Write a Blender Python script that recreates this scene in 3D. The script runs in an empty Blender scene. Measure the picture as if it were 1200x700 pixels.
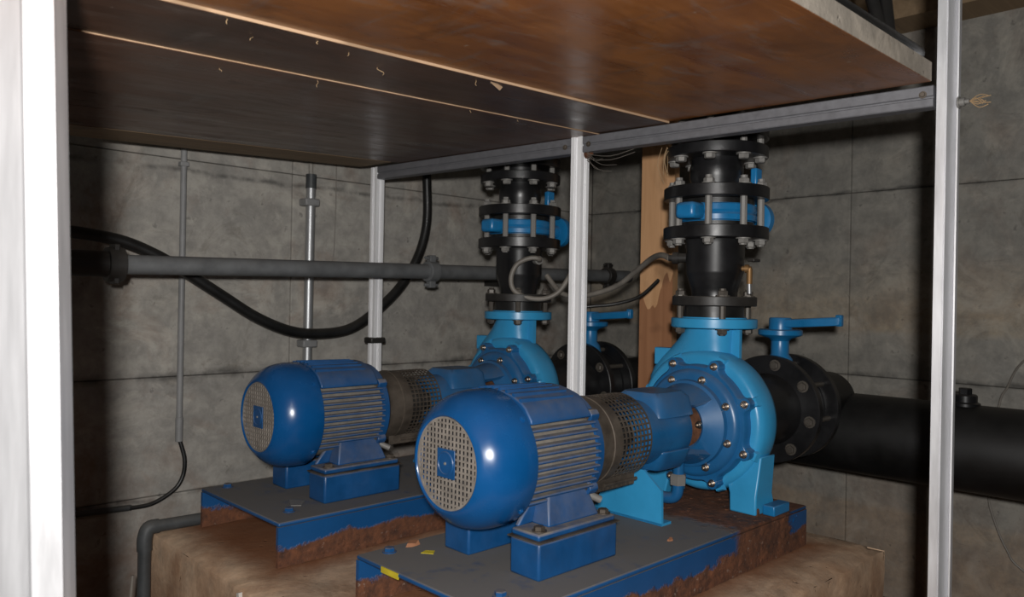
import bpy, bmesh, math, random
from mathutils import Vector, Matrix

random.seed(7)
sc = bpy.context.scene
col = sc.collection
PI = math.pi

# ------------------------------------------------------------------ camera, world, lights, exposure
AZ = math.radians(45.864)                 # pump axis is world +X; the camera looks between +X and +Y
FWD = Vector((math.cos(AZ), math.sin(AZ), 0.0))
RIGHT = Vector((math.sin(AZ), -math.cos(AZ), 0.0))
CAM = Vector((-0.9287, -1.1186, 1.071))
ROLL = 0.018
UPV = Vector((0, 0, 1))
cd = bpy.data.cameras.new('camera')
cd.sensor_width = 36.0
cd.lens = 36.0 * 912.0 / 1200.0
cd.clip_start = 0.02
cd.dof.use_dof = True
cd.dof.focus_distance = 1.85
cd.dof.aperture_fstop = 5.6
cam = bpy.data.objects.new('camera', cd)
# the photograph turns the room clockwise by about one degree
cr = RIGHT * math.cos(ROLL) + UPV * math.sin(ROLL)
cu = UPV * math.cos(ROLL) - RIGHT * math.sin(ROLL)
m = Matrix((cr, cu, -FWD)).transposed().to_4x4()
m.translation = CAM
cam.matrix_world = m
col.objects.link(cam)
sc.camera = cam

w = bpy.data.worlds.new('cellar_air')
w.use_nodes = True
w.node_tree.nodes['Background'].inputs[0].default_value = (0.9, 0.92, 1.0, 1)
w.node_tree.nodes['Background'].inputs[1].default_value = 0.0
sc.world = w

fl = bpy.data.lights.new('camera_flash', 'SPOT')      # the flash that lit the photograph, just above and behind the lens
fl.energy = 145
fl.color = (1.0, 0.98, 0.955)
fl.spot_size = math.radians(110)
fl.spot_blend = 0.55
fl.shadow_soft_size = 0.035
fo = bpy.data.objects.new('camera_flash', fl)
fpos = CAM - FWD * 0.185 + cu * 0.095
m = Matrix((cr, cu, -FWD)).transposed().to_4x4()
m.translation = fpos
fo.matrix_world = m
col.objects.link(fo)

vs = sc.view_settings
sc.display_settings.display_device = 'sRGB'
vs.view_transform = 'Standard'
vs.look = 'None'
vs.exposure = 0.0
vs.gamma = 1.0
vs.use_curve_mapping = False

# ------------------------------------------------------------------ mesh helpers
class MB:
    def __init__(s):
        s.v = []; s.f = []
    def add(s, vs_, fs):
        o = len(s.v)
        s.v += [Vector(p) for p in vs_]
        s.f += [tuple(i + o for i in q) for q in fs]
        return s
    def box(s, x0, x1, y0, y1, z0, z1):
        return s.add([(x0, y0, z0), (x1, y0, z0), (x1, y1, z0), (x0, y1, z0), (x0, y0, z1), (x1, y0, z1), (x1, y1, z1), (x0, y1, z1)],
                     [(0, 3, 2, 1), (4, 5, 6, 7), (0, 1, 5, 4), (1, 2, 6, 5), (2, 3, 7, 6), (3, 0, 4, 7)])
    def prism(s, poly, ext):                     # planar polygon of 3D points pushed along ext
        n = len(poly); e = Vector(ext)
        a = [Vector(p) for p in poly]
        return s.add(a + [p + e for p in a], [tuple(range(n))[::-1], tuple(range(n, 2 * n))] + [(i, (i + 1) % n, n + (i + 1) % n, n + i) for i in range(n)])
    def lathe(s, o, axis, prof, n=32, caps=True, phase=0.0):
        o = Vector(o); ax = Vector(axis).normalized()
        a = Vector((0, 0, 1)) if abs(ax.z) < 0.9 else Vector((1, 0, 0))
        p = ax.cross(a).normalized(); q = ax.cross(p)
        vv = []; ff = []
        for d, r in prof:
            for i in range(n):
                t = 2 * PI * i / n + phase
                vv.append(o + ax * d + p * (r * math.cos(t)) + q * (r * math.sin(t)))
        for k in range(len(prof) - 1):
            for i in range(n):
                j = (i + 1) % n
                ff.append((k * n + i, k * n + j, (k + 1) * n + j, (k + 1) * n + i))
        if caps:
            ff.append(tuple(range(n))[::-1]); L = (len(prof) - 1) * n
            ff.append(tuple(range(L, L + n)))
        return s.add(vv, ff)
    def cyl(s, p0, p1, r, n=24, r1=None):
        p0 = Vector(p0); p1 = Vector(p1)
        return s.lathe(p0, p1 - p0, [(0, r), ((p1 - p0).length, r if r1 is None else r1)], n)
    def ring(s, o, axis, d0, d1, r_in, r_out, n=32):
        return s.lathe(o, axis, [(d0, r_in), (d0, r_out), (d1, r_out), (d1, r_in), (d0, r_in)], n, caps=False)
    def loft(s, rings, caps=True):
        n = len(rings[0]); vv = [p for r in rings for p in r]; ff = []
        for k in range(len(rings) - 1):
            for i in range(n):
                j = (i + 1) % n
                ff.append((k * n + i, k * n + j, (k + 1) * n + j, (k + 1) * n + i))
        if caps:
            ff.append(tuple(range(n))[::-1]); L = (len(rings) - 1) * n; ff.append(tuple(range(L, L + n)))
        return s.add(vv, ff)
    def tube(s, pts, r, n=10, sub=6):
        P = [Vector(p) for p in pts]
        if sub > 1 and len(P) > 2:
            Q = []
            for i in range(len(P) - 1):
                a = P[max(i - 1, 0)]; b = P[i]; c = P[i + 1]; d = P[min(i + 2, len(P) - 1)]
                for k in range(sub):
                    t = k / sub
                    Q.append(0.5 * ((2 * b) + (c - a) * t + (2 * a - 5 * b + 4 * c - d) * t * t + (3 * b - a - 3 * c + d) * t ** 3))
            Q.append(P[-1]); P = Q
        rings = []; u = None
        for i, p in enumerate(P):
            t = (P[min(i + 1, len(P) - 1)] - P[max(i - 1, 0)]).normalized()
            if u is None:
                u = t.cross(Vector((0, 0, 1)) if abs(t.z) < 0.9 else Vector((1, 0, 0))).normalized()
            u = (u - t * u.dot(t)).normalized(); q = t.cross(u)
            rr = r[i * (len(r) - 1) // max(len(P) - 1, 1)] if isinstance(r, (list, tuple)) else r
            rings.append([p + u * (rr * math.cos(2 * PI * k / n)) + q * (rr * math.sin(2 * PI * k / n)) for k in range(n)])
        return s.loft(rings)
    def mesh(s, name, mat, org=Vector((0, 0, 0)), smooth=38):
        me = bpy.data.meshes.new(name)
        me.from_pydata([tuple(p - org) for p in s.v], [], s.f)
        bm = bmesh.new(); bm.from_mesh(me); bmesh.ops.recalc_face_normals(bm, faces=bm.faces); bm.to_mesh(me); bm.free()
        me.materials.append(mat)
        if smooth:
            for p in me.polygons: p.use_smooth = True
            me.set_sharp_from_angle(angle=math.radians(smooth))
        return me
    def build(s, name, mat, parent=None, bevel=0.0, smooth=38, org=None):
        root = parent
        while root is not None and root.parent is not None: root = root.parent
        if org is None:
            org = root.location.copy() if root is not None else Vector((0, 0, 0))
        o = bpy.data.objects.new(name, s.mesh(name, mat, Vector(org), smooth))
        col.objects.link(o)
        if parent is not None:
            o.parent = parent
        else:
            o.location = org
        if bevel:
            b = o.modifiers.new('bevel', 'BEVEL'); b.width = bevel; b.segments = 2; b.limit_method = 'ANGLE'; b.angle_limit = math.radians(40)
        return o

def tag(o, label=None, cat=None, group=None, kind=None):
    if label: o['label'] = label
    if cat: o['category'] = cat
    if group: o['group'] = group
    if kind: o['kind'] = kind
    return o
def thing(name, loc, label, cat, group=None):
    o = bpy.data.objects.new(name, None); o.location = loc; o.empty_display_size = 0.05
    col.objects.link(o)
    return tag(o, label, cat, group)
def copy_tree(o, parent=None):
    c = o.copy(); col.objects.link(c)
    if parent is not None: c.parent = parent
    for ch in [x for x in bpy.data.objects if x.parent == o]: copy_tree(ch, c)
    return c
def root_of(o):
    while o.parent is not None: o = o.parent
    return o
def place(me, name, parent, M):
    """one more object that shares the mesh, placed by a world matrix under parent"""
    o = bpy.data.objects.new(name, me); col.objects.link(o); o.parent = parent
    M = M.copy(); M.translation = M.translation - root_of(parent).location
    o.matrix_local = M
    return o
def frame(axis, at, spin=0.0):
    ax = Vector(axis).normalized()
    a = Vector((0, 0, 1)) if abs(ax.z) < 0.9 else Vector((1, 0, 0))
    p = ax.cross(a).normalized(); q = ax.cross(p)
    M = Matrix((p, q, ax)).transposed().to_4x4() @ Matrix.Rotation(spin, 4, 'Z')
    M.translation = Vector(at)
    return M
def bolt_mesh(name, mat, r, h, washer=True, socket=False, n=6):
    b = MB()
    if washer: b.cyl((0, 0, 0), (0, 0, h * 0.2), r * 1.35, 12)
    if socket:
        b.lathe((0, 0, 0), (0, 0, 1), [(0, r), (h * 0.9, r), (h, r * 0.85), (h, r * 0.45), (h * 0.5, r * 0.4)], 14)
    else:
        b.lathe((0, 0, 0), (0, 0, 1), [(0, r), (h * 0.85, r), (h, r * 0.82)], n)
    return b.mesh(name, mat, smooth=30)

# ------------------------------------------------------------------ materials
def nodes(name):
    m = bpy.data.materials.new(name); m.use_nodes = True
    nt = m.node_tree; b = nt.nodes['Principled BSDF']
    return m, nt, b
class G:
    def __init__(s, nt): s.nt = nt
    def n(s, t, **k):
        x = s.nt.nodes.new(t)
        for a, v in k.items(): setattr(x, a, v)
        return x
    def l(s, a, b): s.nt.links.new(a, b)
    def noise(s, vec, scale, detail=4, rough=0.55, dist=0.0):
        x = s.n('ShaderNodeTexNoise'); x.inputs['Scale'].default_value = scale; x.inputs['Detail'].default_value = detail
        x.inputs['Roughness'].default_value = rough; x.inputs['Distortion'].default_value = dist
        if vec is not None: s.l(vec, x.inputs['Vector'])
        return x.outputs['Fac']
    def mr(s, val, a, b, c=0.0, d=1.0):
        x = s.n('ShaderNodeMapRange'); x.inputs[1].default_value = a; x.inputs[2].default_value = b; x.inputs[3].default_value = c; x.inputs[4].default_value = d
        s.l(val, x.inputs[0]); return x.outputs[0]
    def math(s, op, a, b=None):
        x = s.n('ShaderNodeMath', operation=op)
        for i, q in enumerate((a, b)):
            if q is None: continue
            if isinstance(q, (int, float)): x.inputs[i].default_value = q
            else: s.l(q, x.inputs[i])
        return x.outputs[0]
    def mix(s, fac, a, b):
        x = s.n('ShaderNodeMix', data_type='RGBA')
        for sock, q in ((x.inputs[0], fac), (x.inputs[6], a), (x.inputs[7], b)):
            if isinstance(q, (int, float)): sock.default_value = q
            elif isinstance(q, tuple): sock.default_value = q if len(q) == 4 else (*q, 1)
            else: s.l(q, sock)
        return x.outputs[2]
    def mapping(s, vec, scale=(1, 1, 1), rot=(0, 0, 0)):
        x = s.n('ShaderNodeMapping'); x.inputs['Scale'].default_value = scale; x.inputs['Rotation'].default_value = rot
        s.l(vec, x.inputs[0]); return x.outputs[0]
    def bump(s, h, strength, dist, bsdf):
        x = s.n('ShaderNodeBump'); x.inputs['Strength'].default_value = strength; x.inputs['Distance'].default_value = dist
        s.l(h, x.inputs['Height']); s.l(x.outputs[0], bsdf.inputs['Normal'])

def simple(name, c, rough=0.5, metal=0.0, var=0.25, scale=18, bump=0.0, dust=0.0, dustc=(0.17, 0.15, 0.125), spec=0.5, chip=None):
    m, nt, b = nodes(name); g = G(nt)
    pos = g.n('ShaderNodeNewGeometry')
    n1 = g.noise(pos.outputs['Position'], scale, 5, 0.6)
    f = g.mr(n1, 0.3, 0.75, 0.0, 1.0)
    dark = tuple(x * (1 - var) for x in c); light = tuple(min(1, x * (1 + var * 0.5)) for x in c)
    cc = g.mix(f, dark, light)
    if chip:
        n3 = g.noise(pos.outputs['Position'], chip[1], 6, 0.7)
        cc = g.mix(g.mr(n3, chip[2], chip[2] + 0.03), cc, chip[0])
    rr = g.mr(n1, 0.3, 0.7, max(0.05, rough - 0.08), min(1, rough + 0.08))
    if dust > 0:
        sep = g.n('ShaderNodeSeparateXYZ'); g.l(pos.outputs['Normal'], sep.inputs[0])
        up = g.mr(sep.outputs[2], 0.1, 0.85)
        n2 = g.noise(pos.outputs['Position'], 26, 6, 0.65)
        dn = g.mr(n2, 0.3, 0.62, 0.35, 1.0)
        d = g.math('MULTIPLY', g.math('MULTIPLY', up, dn), dust)
        film = g.math('MULTIPLY', g.mr(g.noise(pos.outputs['Position'], 7, 5, 0.6), 0.45, 0.75), 0.12 * dust)
        d = g.math('MAXIMUM', d, film)
        cc = g.mix(d, cc, dustc)
        rr = g.math('ADD', rr, g.math('MULTIPLY', d, 0.45))
    g.l(cc, b.inputs['Base Color']); g.l(rr, b.inputs['Roughness'])
    b.inputs['Metallic'].default_value = metal
    b.inputs['Specular IOR Level'].default_value = spec
    if bump:
        g.bump(g.noise(pos.outputs['Position'], scale * 6, 4), bump, 0.002, b)
    return m

def concrete(name, base, warm, stain=0.6, rust=0.0, joints=(), lit_bands=(), halos=()):
    m, nt, b = nodes(name); g = G(nt)
    P = g.n('ShaderNodeNewGeometry').outputs['Position']
    big = g.noise(P, 1.6, 5, 0.6, 0.4)
    mid = g.noise(P, 6.5, 6, 0.65)
    fine = g.noise(P, 60, 5, 0.7)
    c = g.mix(g.mr(big, 0.3, 0.7), base, warm)
    sep0 = g.n('ShaderNodeSeparateXYZ'); g.l(P, sep0.inputs[0])
    for z0, s0, z1, s1, tone in lit_bands:           # warm flash-lit zones of the wall, painted into the concrete colour
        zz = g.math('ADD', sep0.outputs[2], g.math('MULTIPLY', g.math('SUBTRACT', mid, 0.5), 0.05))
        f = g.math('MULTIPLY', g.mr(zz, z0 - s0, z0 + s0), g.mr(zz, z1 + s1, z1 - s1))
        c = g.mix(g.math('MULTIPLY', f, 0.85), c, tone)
    c = g.mix(g.math('MULTIPLY', g.mr(mid, 0.48, 0.72), stain), c, tuple(x * 0.5 for x in base))
    # drip and shutter-board streaks: long along the wall, short in height
    hv = g.noise(g.mapping(P, (0.7, 0.7, 11)), 1.0, 4, 0.55)
    c = g.mix(g.math('MULTIPLY', g.mr(hv, 0.42, 0.7), 0.4), c, tuple(min(1, x * 1.35) for x in warm))
    vv = g.noise(g.mapping(P, (9, 9, 0.8)), 1.0, 5, 0.6)
    c = g.mix(g.math('MULTIPLY', g.mr(vv, 0.55, 0.8), 0.35), c, tuple(x * 0.6 for x in warm))
    # blow holes and dark spots
    sp = g.noise(P, 34, 3, 0.5)
    c = g.mix(g.math('MULTIPLY', g.mr(sp, 0.68, 0.75), 0.55), c, tuple(x * 0.3 for x in base))
    sc2 = g.noise(P, 3.1, 8, 0.75, 1.2)
    blot = g.math('MULTIPLY', g.mr(sc2, 0.58, 0.68), 0.62)
    c = g.mix(blot, c, (base[0] * 0.42, base[1] * 0.37, base[2] * 0.30, 1))
    c = g.mix(g.mr(fine, 0.35, 0.8, 0, 0.35), c, tuple(x * 1.3 for x in base))
    mot = g.noise(P, 17, 6, 0.7, 0.3)
    c = g.mix(g.mr(mot, 0.60, 0.36, 0, 0.5), c, tuple(x * 0.52 for x in base))
    scr = g.noise(g.mapping(P, (3, 3, 26), (0.0, 0.1, 0)), 1.2, 6, 0.7, 1.0)
    c = g.mix(g.math('MULTIPLY', g.mr(scr, 0.64, 0.72), 0.35), c, tuple(x * 0.4 for x in base))
    pale = g.noise(P, 4.3, 7, 0.7, 0.8)
    c = g.mix(g.math('MULTIPLY', g.mr(pale, 0.54, 0.68), 0.5), c, tuple(min(1, x * 1.6) for x in warm))
    for zj, wj in joints:                        # grout leaks and dirt along the casting joints
        d = g.math('ABSOLUTE', g.math('ADD', g.math('SUBTRACT', sep0.outputs[2], zj), g.math('MULTIPLY', g.math('SUBTRACT', g.noise(P, 5.5, 5, 0.6), 0.5), 0.055)))
        f = g.math('MULTIPLY', g.mr(d, wj, wj * 0.15), g.mr(g.noise(P, 13, 4, 0.6), 0.36, 0.60))
        c = g.mix(g.math('MULTIPLY', f, 0.75), c, tuple(x * 0.28 for x in base))
    if rust:
        sepp = g.n('ShaderNodeSeparateXYZ'); g.l(P, sepp.inputs[0])
        rn = g.noise(P, 4.2, 6, 0.65, 0.6)
        low = g.mr(sepp.outputs[2], 0.62, 0.15, 0.0, 1.0)
        rf = g.math('MULTIPLY', g.mr(g.math('ADD', g.math('MULTIPLY', low, 0.25), rn), 0.52, 0.75), rust)
        c = g.mix(rf, c, (0.20, 0.085, 0.035, 1))
    for (cx, cy, hx, hy) in halos:               # rust bled out of the steel bases into the concrete
        dx = g.math('SUBTRACT', g.math('ABSOLUTE', g.math('SUBTRACT', sep0.outputs[0], cx)), hx)
        dy = g.math('SUBTRACT', g.math('ABSOLUTE', g.math('SUBTRACT', sep0.outputs[1], cy)), hy)
        d = g.math('ADD', g.math('MAXIMUM', dx, dy), g.math('MULTIPLY', g.math('SUBTRACT', g.noise(P, 8, 5, 0.65), 0.5), 0.10))
        c = g.mix(g.mr(d, 0.075, -0.01, 0, 0.85), c, (0.21, 0.072, 0.026, 1))
    g.l(c, b.inputs['Base Color'])
    b.inputs['Roughness'].default_value = 0.9
    b.inputs['Specular IOR Level'].default_value = 0.25
    h = g.math('ADD', g.math('MULTIPLY', mid, 0.5), g.math('ADD', g.math('MULTIPLY', fine, 0.35), g.math('MULTIPLY', hv, 0.4)))
    h = g.math('SUBTRACT', h, g.math('MULTIPLY', g.mr(sp, 0.68, 0.75), 0.8))
    g.bump(h, 0.35, 0.012, b)
    return m

def wood_film(name, c0, c1, scuff=0.5, rough=0.33):
    """film-faced shutter board, the underside scuffed and filmed with old concrete"""
    m, nt, b = nodes(name); g = G(nt)
    P = g.n('ShaderNodeNewGeometry').outputs['Position']
    L = g.mapping(P, (1.2, 9, 9), (0, 0, -0.05))
    gr = g.noise(L, 2.2, 6, 0.65, 0.6)
    big = g.noise(P, 3.0, 5, 0.6)
    c = g.mix(g.mr(gr, 0.32, 0.68), c0, c1)
    c = g.mix(g.math('MULTIPLY', g.mr(big, 0.42, 0.66), 0.55), c, tuple(x * 0.45 for x in c0))
    s1 = g.noise(g.mapping(P, (2.2, 7, 7), (0, 0, 0.5)), 2.6, 8, 0.72, 0.4)
    sf = g.math('MULTIPLY', g.mr(s1, 0.54, 0.74), scuff)
    c = g.mix(sf, c, (0.23, 0.20, 0.18, 1))
    bl = g.noise(P, 6.5, 7, 0.7, 0.7)
    c = g.mix(g.math('MULTIPLY', g.mr(bl, 0.52, 0.68), 0.5), c, tuple(x * 0.38 for x in c0))
    s3 = g.noise(g.mapping(P, (9, 1.8, 9), (0, 0, 0.35)), 2.0, 7, 0.7, 0.3)
    c = g.mix(g.math('MULTIPLY', g.mr(s3, 0.58, 0.76), scuff * 0.7), c, (0.17, 0.155, 0.145, 1))
    s2 = g.noise(P, 46, 4, 0.6)
    c = g.mix(g.math('MULTIPLY', g.mr(s2, 0.70, 0.76), 0.7), c, (0.40, 0.34, 0.28, 1))
    ln = g.noise(g.mapping(P, (0.8, 46, 46), (0, 0, -0.05)), 1.5, 3, 0.5)
    c = g.mix(g.math('MULTIPLY', g.mr(ln, 0.66, 0.72), 0.3), c, tuple(x * 0.5 for x in c0))
    g.l(c, b.inputs['Base Color'])
    g.l(g.math('ADD', g.mr(gr, 0.3, 0.7, rough - 0.08, rough + 0.1), g.math('MULTIPLY', sf, 0.5)), b.inputs['Roughness'])
    b.inputs['Specular IOR Level'].default_value = 0.5
    g.bump(g.math('ADD', s1, g.math('MULTIPLY', gr, 0.5)), 0.15, 0.004, b)
    return m

def raw_wood(name, c0, c1, axis=2, rough=0.75):
    m, nt, b = nodes(name); g = G(nt)
    P = g.n('ShaderNodeNewGeometry').outputs['Position']
    scl = [22, 22, 22]; scl[axis] = 1.4
    gr = g.noise(g.mapping(P, tuple(scl)), 1.6, 6, 0.6, 0.8)
    c = g.mix(g.mr(gr, 0.3, 0.7), c0, c1)
    kn = g.noise(P, 5, 3, 0.5)
    c = g.mix(g.math('MULTIPLY', g.mr(kn, 0.58, 0.66), 0.6), c, tuple(x * 0.45 for x in c0))
    g.l(c, b.inputs['Base Color']); b.inputs['Roughness'].default_value = rough
    g.bump(gr, 0.2, 0.003, b)
    return m

def base_paint(name, blue):
    """blue channel base: rust creeping up the sides, a rusted pump end, dust on the deck"""
    m, nt, b = nodes(name); g = G(nt)
    geo = g.n('ShaderNodeNewGeometry'); P = geo.outputs['Position']
    sx = g.n('ShaderNodeSeparateXYZ'); g.l(P, sx.inputs[0])
    sn = g.n('ShaderNodeSeparateXYZ'); g.l(geo.outputs['Normal'], sn.inputs[0])
    n1 = g.noise(P, 9, 7, 0.7); n2 = g.noise(P, 32, 6, 0.7)
    up = g.mr(sn.outputs[2], 0.5, 0.9)
    c = g.mix(g.mr(n1, 0.3, 0.7), tuple(x * 0.8 for x in blue), blue)
    dust = g.math('MULTIPLY', up, g.mr(g.math('ADD', g.math('MULTIPLY', n1, 0.6), g.math('MULTIPLY', n2, 0.4)), 0.34, 0.47, 0.55, 0.97))
    c = g.mix(dust, c, (0.140, 0.131, 0.122, 1))
    rustc = g.mix(g.mr(n2, 0.3, 0.7), (0.045, 0.02, 0.013), (0.19, 0.07, 0.03))
    rustc = g.mix(g.mr(g.noise(P, 70, 4, 0.7), 0.62, 0.72), rustc, (0.26, 0.19, 0.15))
    # lower band of the side walls
    hgt = g.math('ADD', sx.outputs[2], g.math('MULTIPLY', g.math('SUBTRACT', n1, 0.5), 0.09))
    low = g.mr(hgt, 0.497, 0.489)
    # the pump end of the deck, where water dripped for years
    xx = g.math('ADD', sx.outputs[0], g.math('MULTIPLY', g.math('SUBTRACT', n1, 0.5), 0.22))
    end = g.math('MULTIPLY', g.mr(xx, 0.665, 0.70), g.math('SUBTRACT', 1.0, g.math('MULTIPLY', g.mr(xx, 0.97, 0.985), g.math('SUBTRACT', 1.0, up))))
    r = g.math('MAXIMUM', low, end)
    inner = g.mr(sx.outputs[0], -0.02, 0.0)
    c = g.mix(r, c, rustc)
    g.l(c, b.inputs['Base Color'])
    g.l(g.math('MAXIMUM', g.mr(r, 0, 1, 0.42, 0.9), g.math('MULTIPLY', dust, 0.9)), b.inputs['Roughness'])
    g.bump(g.math('MULTIPLY', r, n2), 0.6, 0.01, b)
    return m

def grime_metal(name, c, rough=0.35, metal=1.0, streak=None):
    m, nt, b = nodes(name); g = G(nt)
    P = g.n('ShaderNodeNewGeometry').outputs['Position']
    v = g.mapping(P, streak) if streak else P
    n = g.noise(v, 14, 5, 0.65)
    g.l(g.mix(g.mr(n, 0.3, 0.75), tuple(x * 0.82 for x in c), c), b.inputs['Base Color'])
    g.l(g.mr(n, 0.3, 0.7, rough - 0.06, rough + 0.14), b.inputs['Roughness'])
    b.inputs['Metallic'].default_value = metal
    return m

M_wall_l = concrete('pale_cast_concrete', (0.335, 0.322, 0.300), (0.395, 0.370, 0.325), rust=0.45, joints=((0.805, 0.020), (1.46, 0.012), (0.43, 0.012)))
M_wall_r = concrete('grey_cast_concrete', (0.245, 0.238, 0.220), (0.290, 0.270, 0.232), rust=0.2, joints=((0.808, 0.014), (1.495, 0.010)), lit_bands=((0.972, 0.012, 1.16, 0.08, (0.40, 0.325, 0.230, 1)), (-0.2, 0.01, 0.33, 0.012, (0.36, 0.285, 0.205, 1))))
M_joint = simple('joint_grime', (0.10, 0.09, 0.08), 0.95, var=0.5, bump=0.5)
M_floor = concrete('cellar_floor_concrete', (0.13, 0.12, 0.105), (0.16, 0.14, 0.11), rust=0.6)
M_plinth = concrete('rust_stained_plinth_concrete', (0.50, 0.385, 0.285), (0.60, 0.405, 0.26), stain=0.3, rust=0.6, halos=((0.5, 0.013, 0.547, 0.217), (0.484, 0.744, 0.547, 0.217)))
M_blue = simple('blue_motor_enamel', (0.003, 0.074, 0.235), 0.23, var=0.18, scale=7, dust=0.06)
M_blue_dusty = simple('dusty_blue_fins', (0.006, 0.070, 0.215), 0.42, var=0.3, scale=20, dust=1.0, dustc=(0.21, 0.185, 0.155))
M_blue_top = simple('matt_blue_casting', (0.007, 0.075, 0.225), 0.40, var=0.25, scale=14, dust=0.5, dustc=(0.13, 0.125, 0.12))
M_block = simple('blue_block_paint', (0.007, 0.072, 0.215), 0.38, var=0.25, scale=16, dust=0.9, dustc=(0.14, 0.12, 0.10))
M_base = base_paint('rusting_blue_channel_paint', (0.007, 0.075, 0.225))
M_mid = simple('mid_blue_pump_paint', (0.012, 0.115, 0.29), 0.30, var=0.2, scale=9, dust=0.35, chip=((0.10, 0.05, 0.03), 16, 0.80))
M_light = simple('light_blue_casing_paint', (0.034, 0.30, 0.57), 0.33, var=0.14, scale=9, dust=0.2, chip=((0.16, 0.08, 0.04), 20, 0.79))
M_valveblue = simple('valve_blue_paint', (0.010, 0.17, 0.40), 0.32, var=0.2, scale=11, dust=0.3)
M_grille = simple('dusty_grille_steel', (0.25, 0.22, 0.19), 0.8, var=0.35, scale=40)
M_dark = simple('fan_void_shade', (0.012, 0.014, 0.02), 0.8)  # near-black colour for the shade inside the fan cover
M_valley = simple('dust_caked_valley', (0.185, 0.165, 0.140), 0.9, var=0.35, scale=25)
M_guard = simple('dirty_guard_steel', (0.14, 0.115, 0.092), 0.55, metal=0.5, var=0.5, scale=22)
M_black = simple('black_pipe_coating', (0.010, 0.010, 0.011), 0.36, var=0.4, scale=15, dust=0.12, dustc=(0.09, 0.08, 0.07))
M_blackmatt = simple('black_header_coating', (0.006, 0.006, 0.006), 0.50, var=0.4, scale=9, dust=0.08, dustc=(0.06, 0.055, 0.05))
M_blackgrey = simple('dusty_black_iron', (0.022, 0.020, 0.018), 0.5, var=0.4, scale=22, dust=0.5, dustc=(0.10, 0.088, 0.075))
M_zinc = grime_metal('zinc_plated_bolt', (0.26, 0.25, 0.235), 0.6, 0.35)
M_steelbolt = grime_metal('stainless_bolt', (0.50, 0.44, 0.38), 0.3)
M_dullbolt = simple('painted_over_bolt', (0.105, 0.092, 0.078), 0.5, metal=0.3, var=0.4)
M_alu = grime_metal('brushed_aluminium', (0.84, 0.84, 0.86), 0.42, 0.6, (3, 3, 0.3))
M_alu_lit = grime_metal('flash_lit_aluminium', (0.97, 0.97, 0.98), 0.42, 0.1, (3, 3, 0.3))  # same aluminium as the other posts, flash glare whitened into its colour
M_alu_dull = grime_metal('dull_aluminium_rail', (0.20, 0.20, 0.215), 0.50, 0.35, (4, 4, 4))
M_galv = grime_metal('galvanised_tube', (0.52, 0.53, 0.54), 0.42, 0.8, (30, 30, 1))
M_greypipe = simple('wrapped_grey_pipe', (0.135, 0.140, 0.143), 0.62, var=0.35, scale=16, dust=0.4, dustc=(0.15, 0.14, 0.13))
M_greyplastic = simple('grey_plastic_conduit', (0.26, 0.26, 0.26), 0.55, var=0.2)
M_darkgrey = simple('dark_grey_drain_plastic', (0.050, 0.055, 0.058), 0.5, var=0.3, dust=0.3)
M_rubber = simple('black_rubber', (0.010, 0.010, 0.010), 0.42, var=0.3, dust=0.15)
M_cable = simple('grey_cable_sheath', (0.20, 0.18, 0.155), 0.5, var=0.3)
M_brass = grime_metal('brass_cock', (0.30, 0.17, 0.07), 0.5, 0.6)
M_film = wood_film('orange_brown_shutter_board', (0.260, 0.082, 0.014), (0.400, 0.150, 0.034), 0.8)
M_film_dark = wood_film('dark_brown_shutter_board', (0.075, 0.036, 0.022), (0.110, 0.054, 0.033), 0.5)
M_film_mid = wood_film('brown_shutter_board', (0.105, 0.050, 0.031), (0.155, 0.078, 0.050), 0.75)
M_edge = raw_wood('bare_plywood_edge', (0.42, 0.27, 0.155), (0.56, 0.38, 0.24), 0)
M_edge_grey = concrete('concrete_smeared_board_edge', (0.36, 0.32, 0.27), (0.44, 0.38, 0.31))
M_timber = raw_wood('old_dark_timber', (0.19, 0.125, 0.068), (0.27, 0.185, 0.105), 0)
M_plank = raw_wood('bare_pine_plank', (0.50, 0.265, 0.120), (0.64, 0.37, 0.19), 2)
M_plank_wet = raw_wood('damp_stained_pine', (0.27, 0.115, 0.048), (0.36, 0.165, 0.075), 2)
M_rust = simple('flaking_rust', (0.13, 0.052, 0.024), 0.9, var=0.7, scale=40, bump=0.9)
M_yellow = simple('yellow_paint_mark', (0.62, 0.50, 0.03), 0.6, var=0.3)
M_sliver = simple('wood_sliver', (0.36, 0.24, 0.13), 0.8)
M_leaf = simple('flake_of_old_paint', (0.32, 0.14, 0.07), 0.8)
M_web = simple('dusty_cobweb', (0.16, 0.14, 0.12), 0.9)

# ------------------------------------------------------------------ the setting
XR, YL, ZC = 2.05, 1.39, 2.35
def wall(name, label, box, panels, mat):
    o = tag(MB().box(*box).build(name, M_joint, smooth=0), label, None, None, 'structure')
    for p in panels:
        MB().box(*p).build('concrete_panel', mat, o, bevel=0.004, smooth=0)
    return o
gap = 0.0009
lp = []
xs = [-3.2, -1.55, 0.42, 2.05]; zs = [0.0, 0.435, 0.805, 1.495, ZC]
for i in range(3):
    for k in range(4):
        lp.append((xs[i] + gap, xs[i + 1] - gap, YL, YL + 0.05, zs[k] + gap, zs[k + 1] - gap))
wall('wall_left', 'pale grey board-marked concrete wall behind the two pumps, with dark casting joints', (-3.2, XR + 0.2, YL + 0.012, YL + 0.2, 0, ZC), lp, M_wall_l)
rp = []
ys = [-3.2, -1.4, 0.112, YL]; zs = [0.0, 0.805, 1.495, ZC]
for i in range(3):
    for k in range(3):
        rp.append((XR, XR + 0.05, ys[i] + gap, ys[i + 1] - gap, zs[k] + gap, zs[k + 1] - gap))
wall('wall_right', 'darker grey concrete wall behind the thick black header pipe', (XR + 0.012, XR + 0.2, -3.2, YL + 0.012, 0, ZC), rp, M_wall_r)
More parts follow.
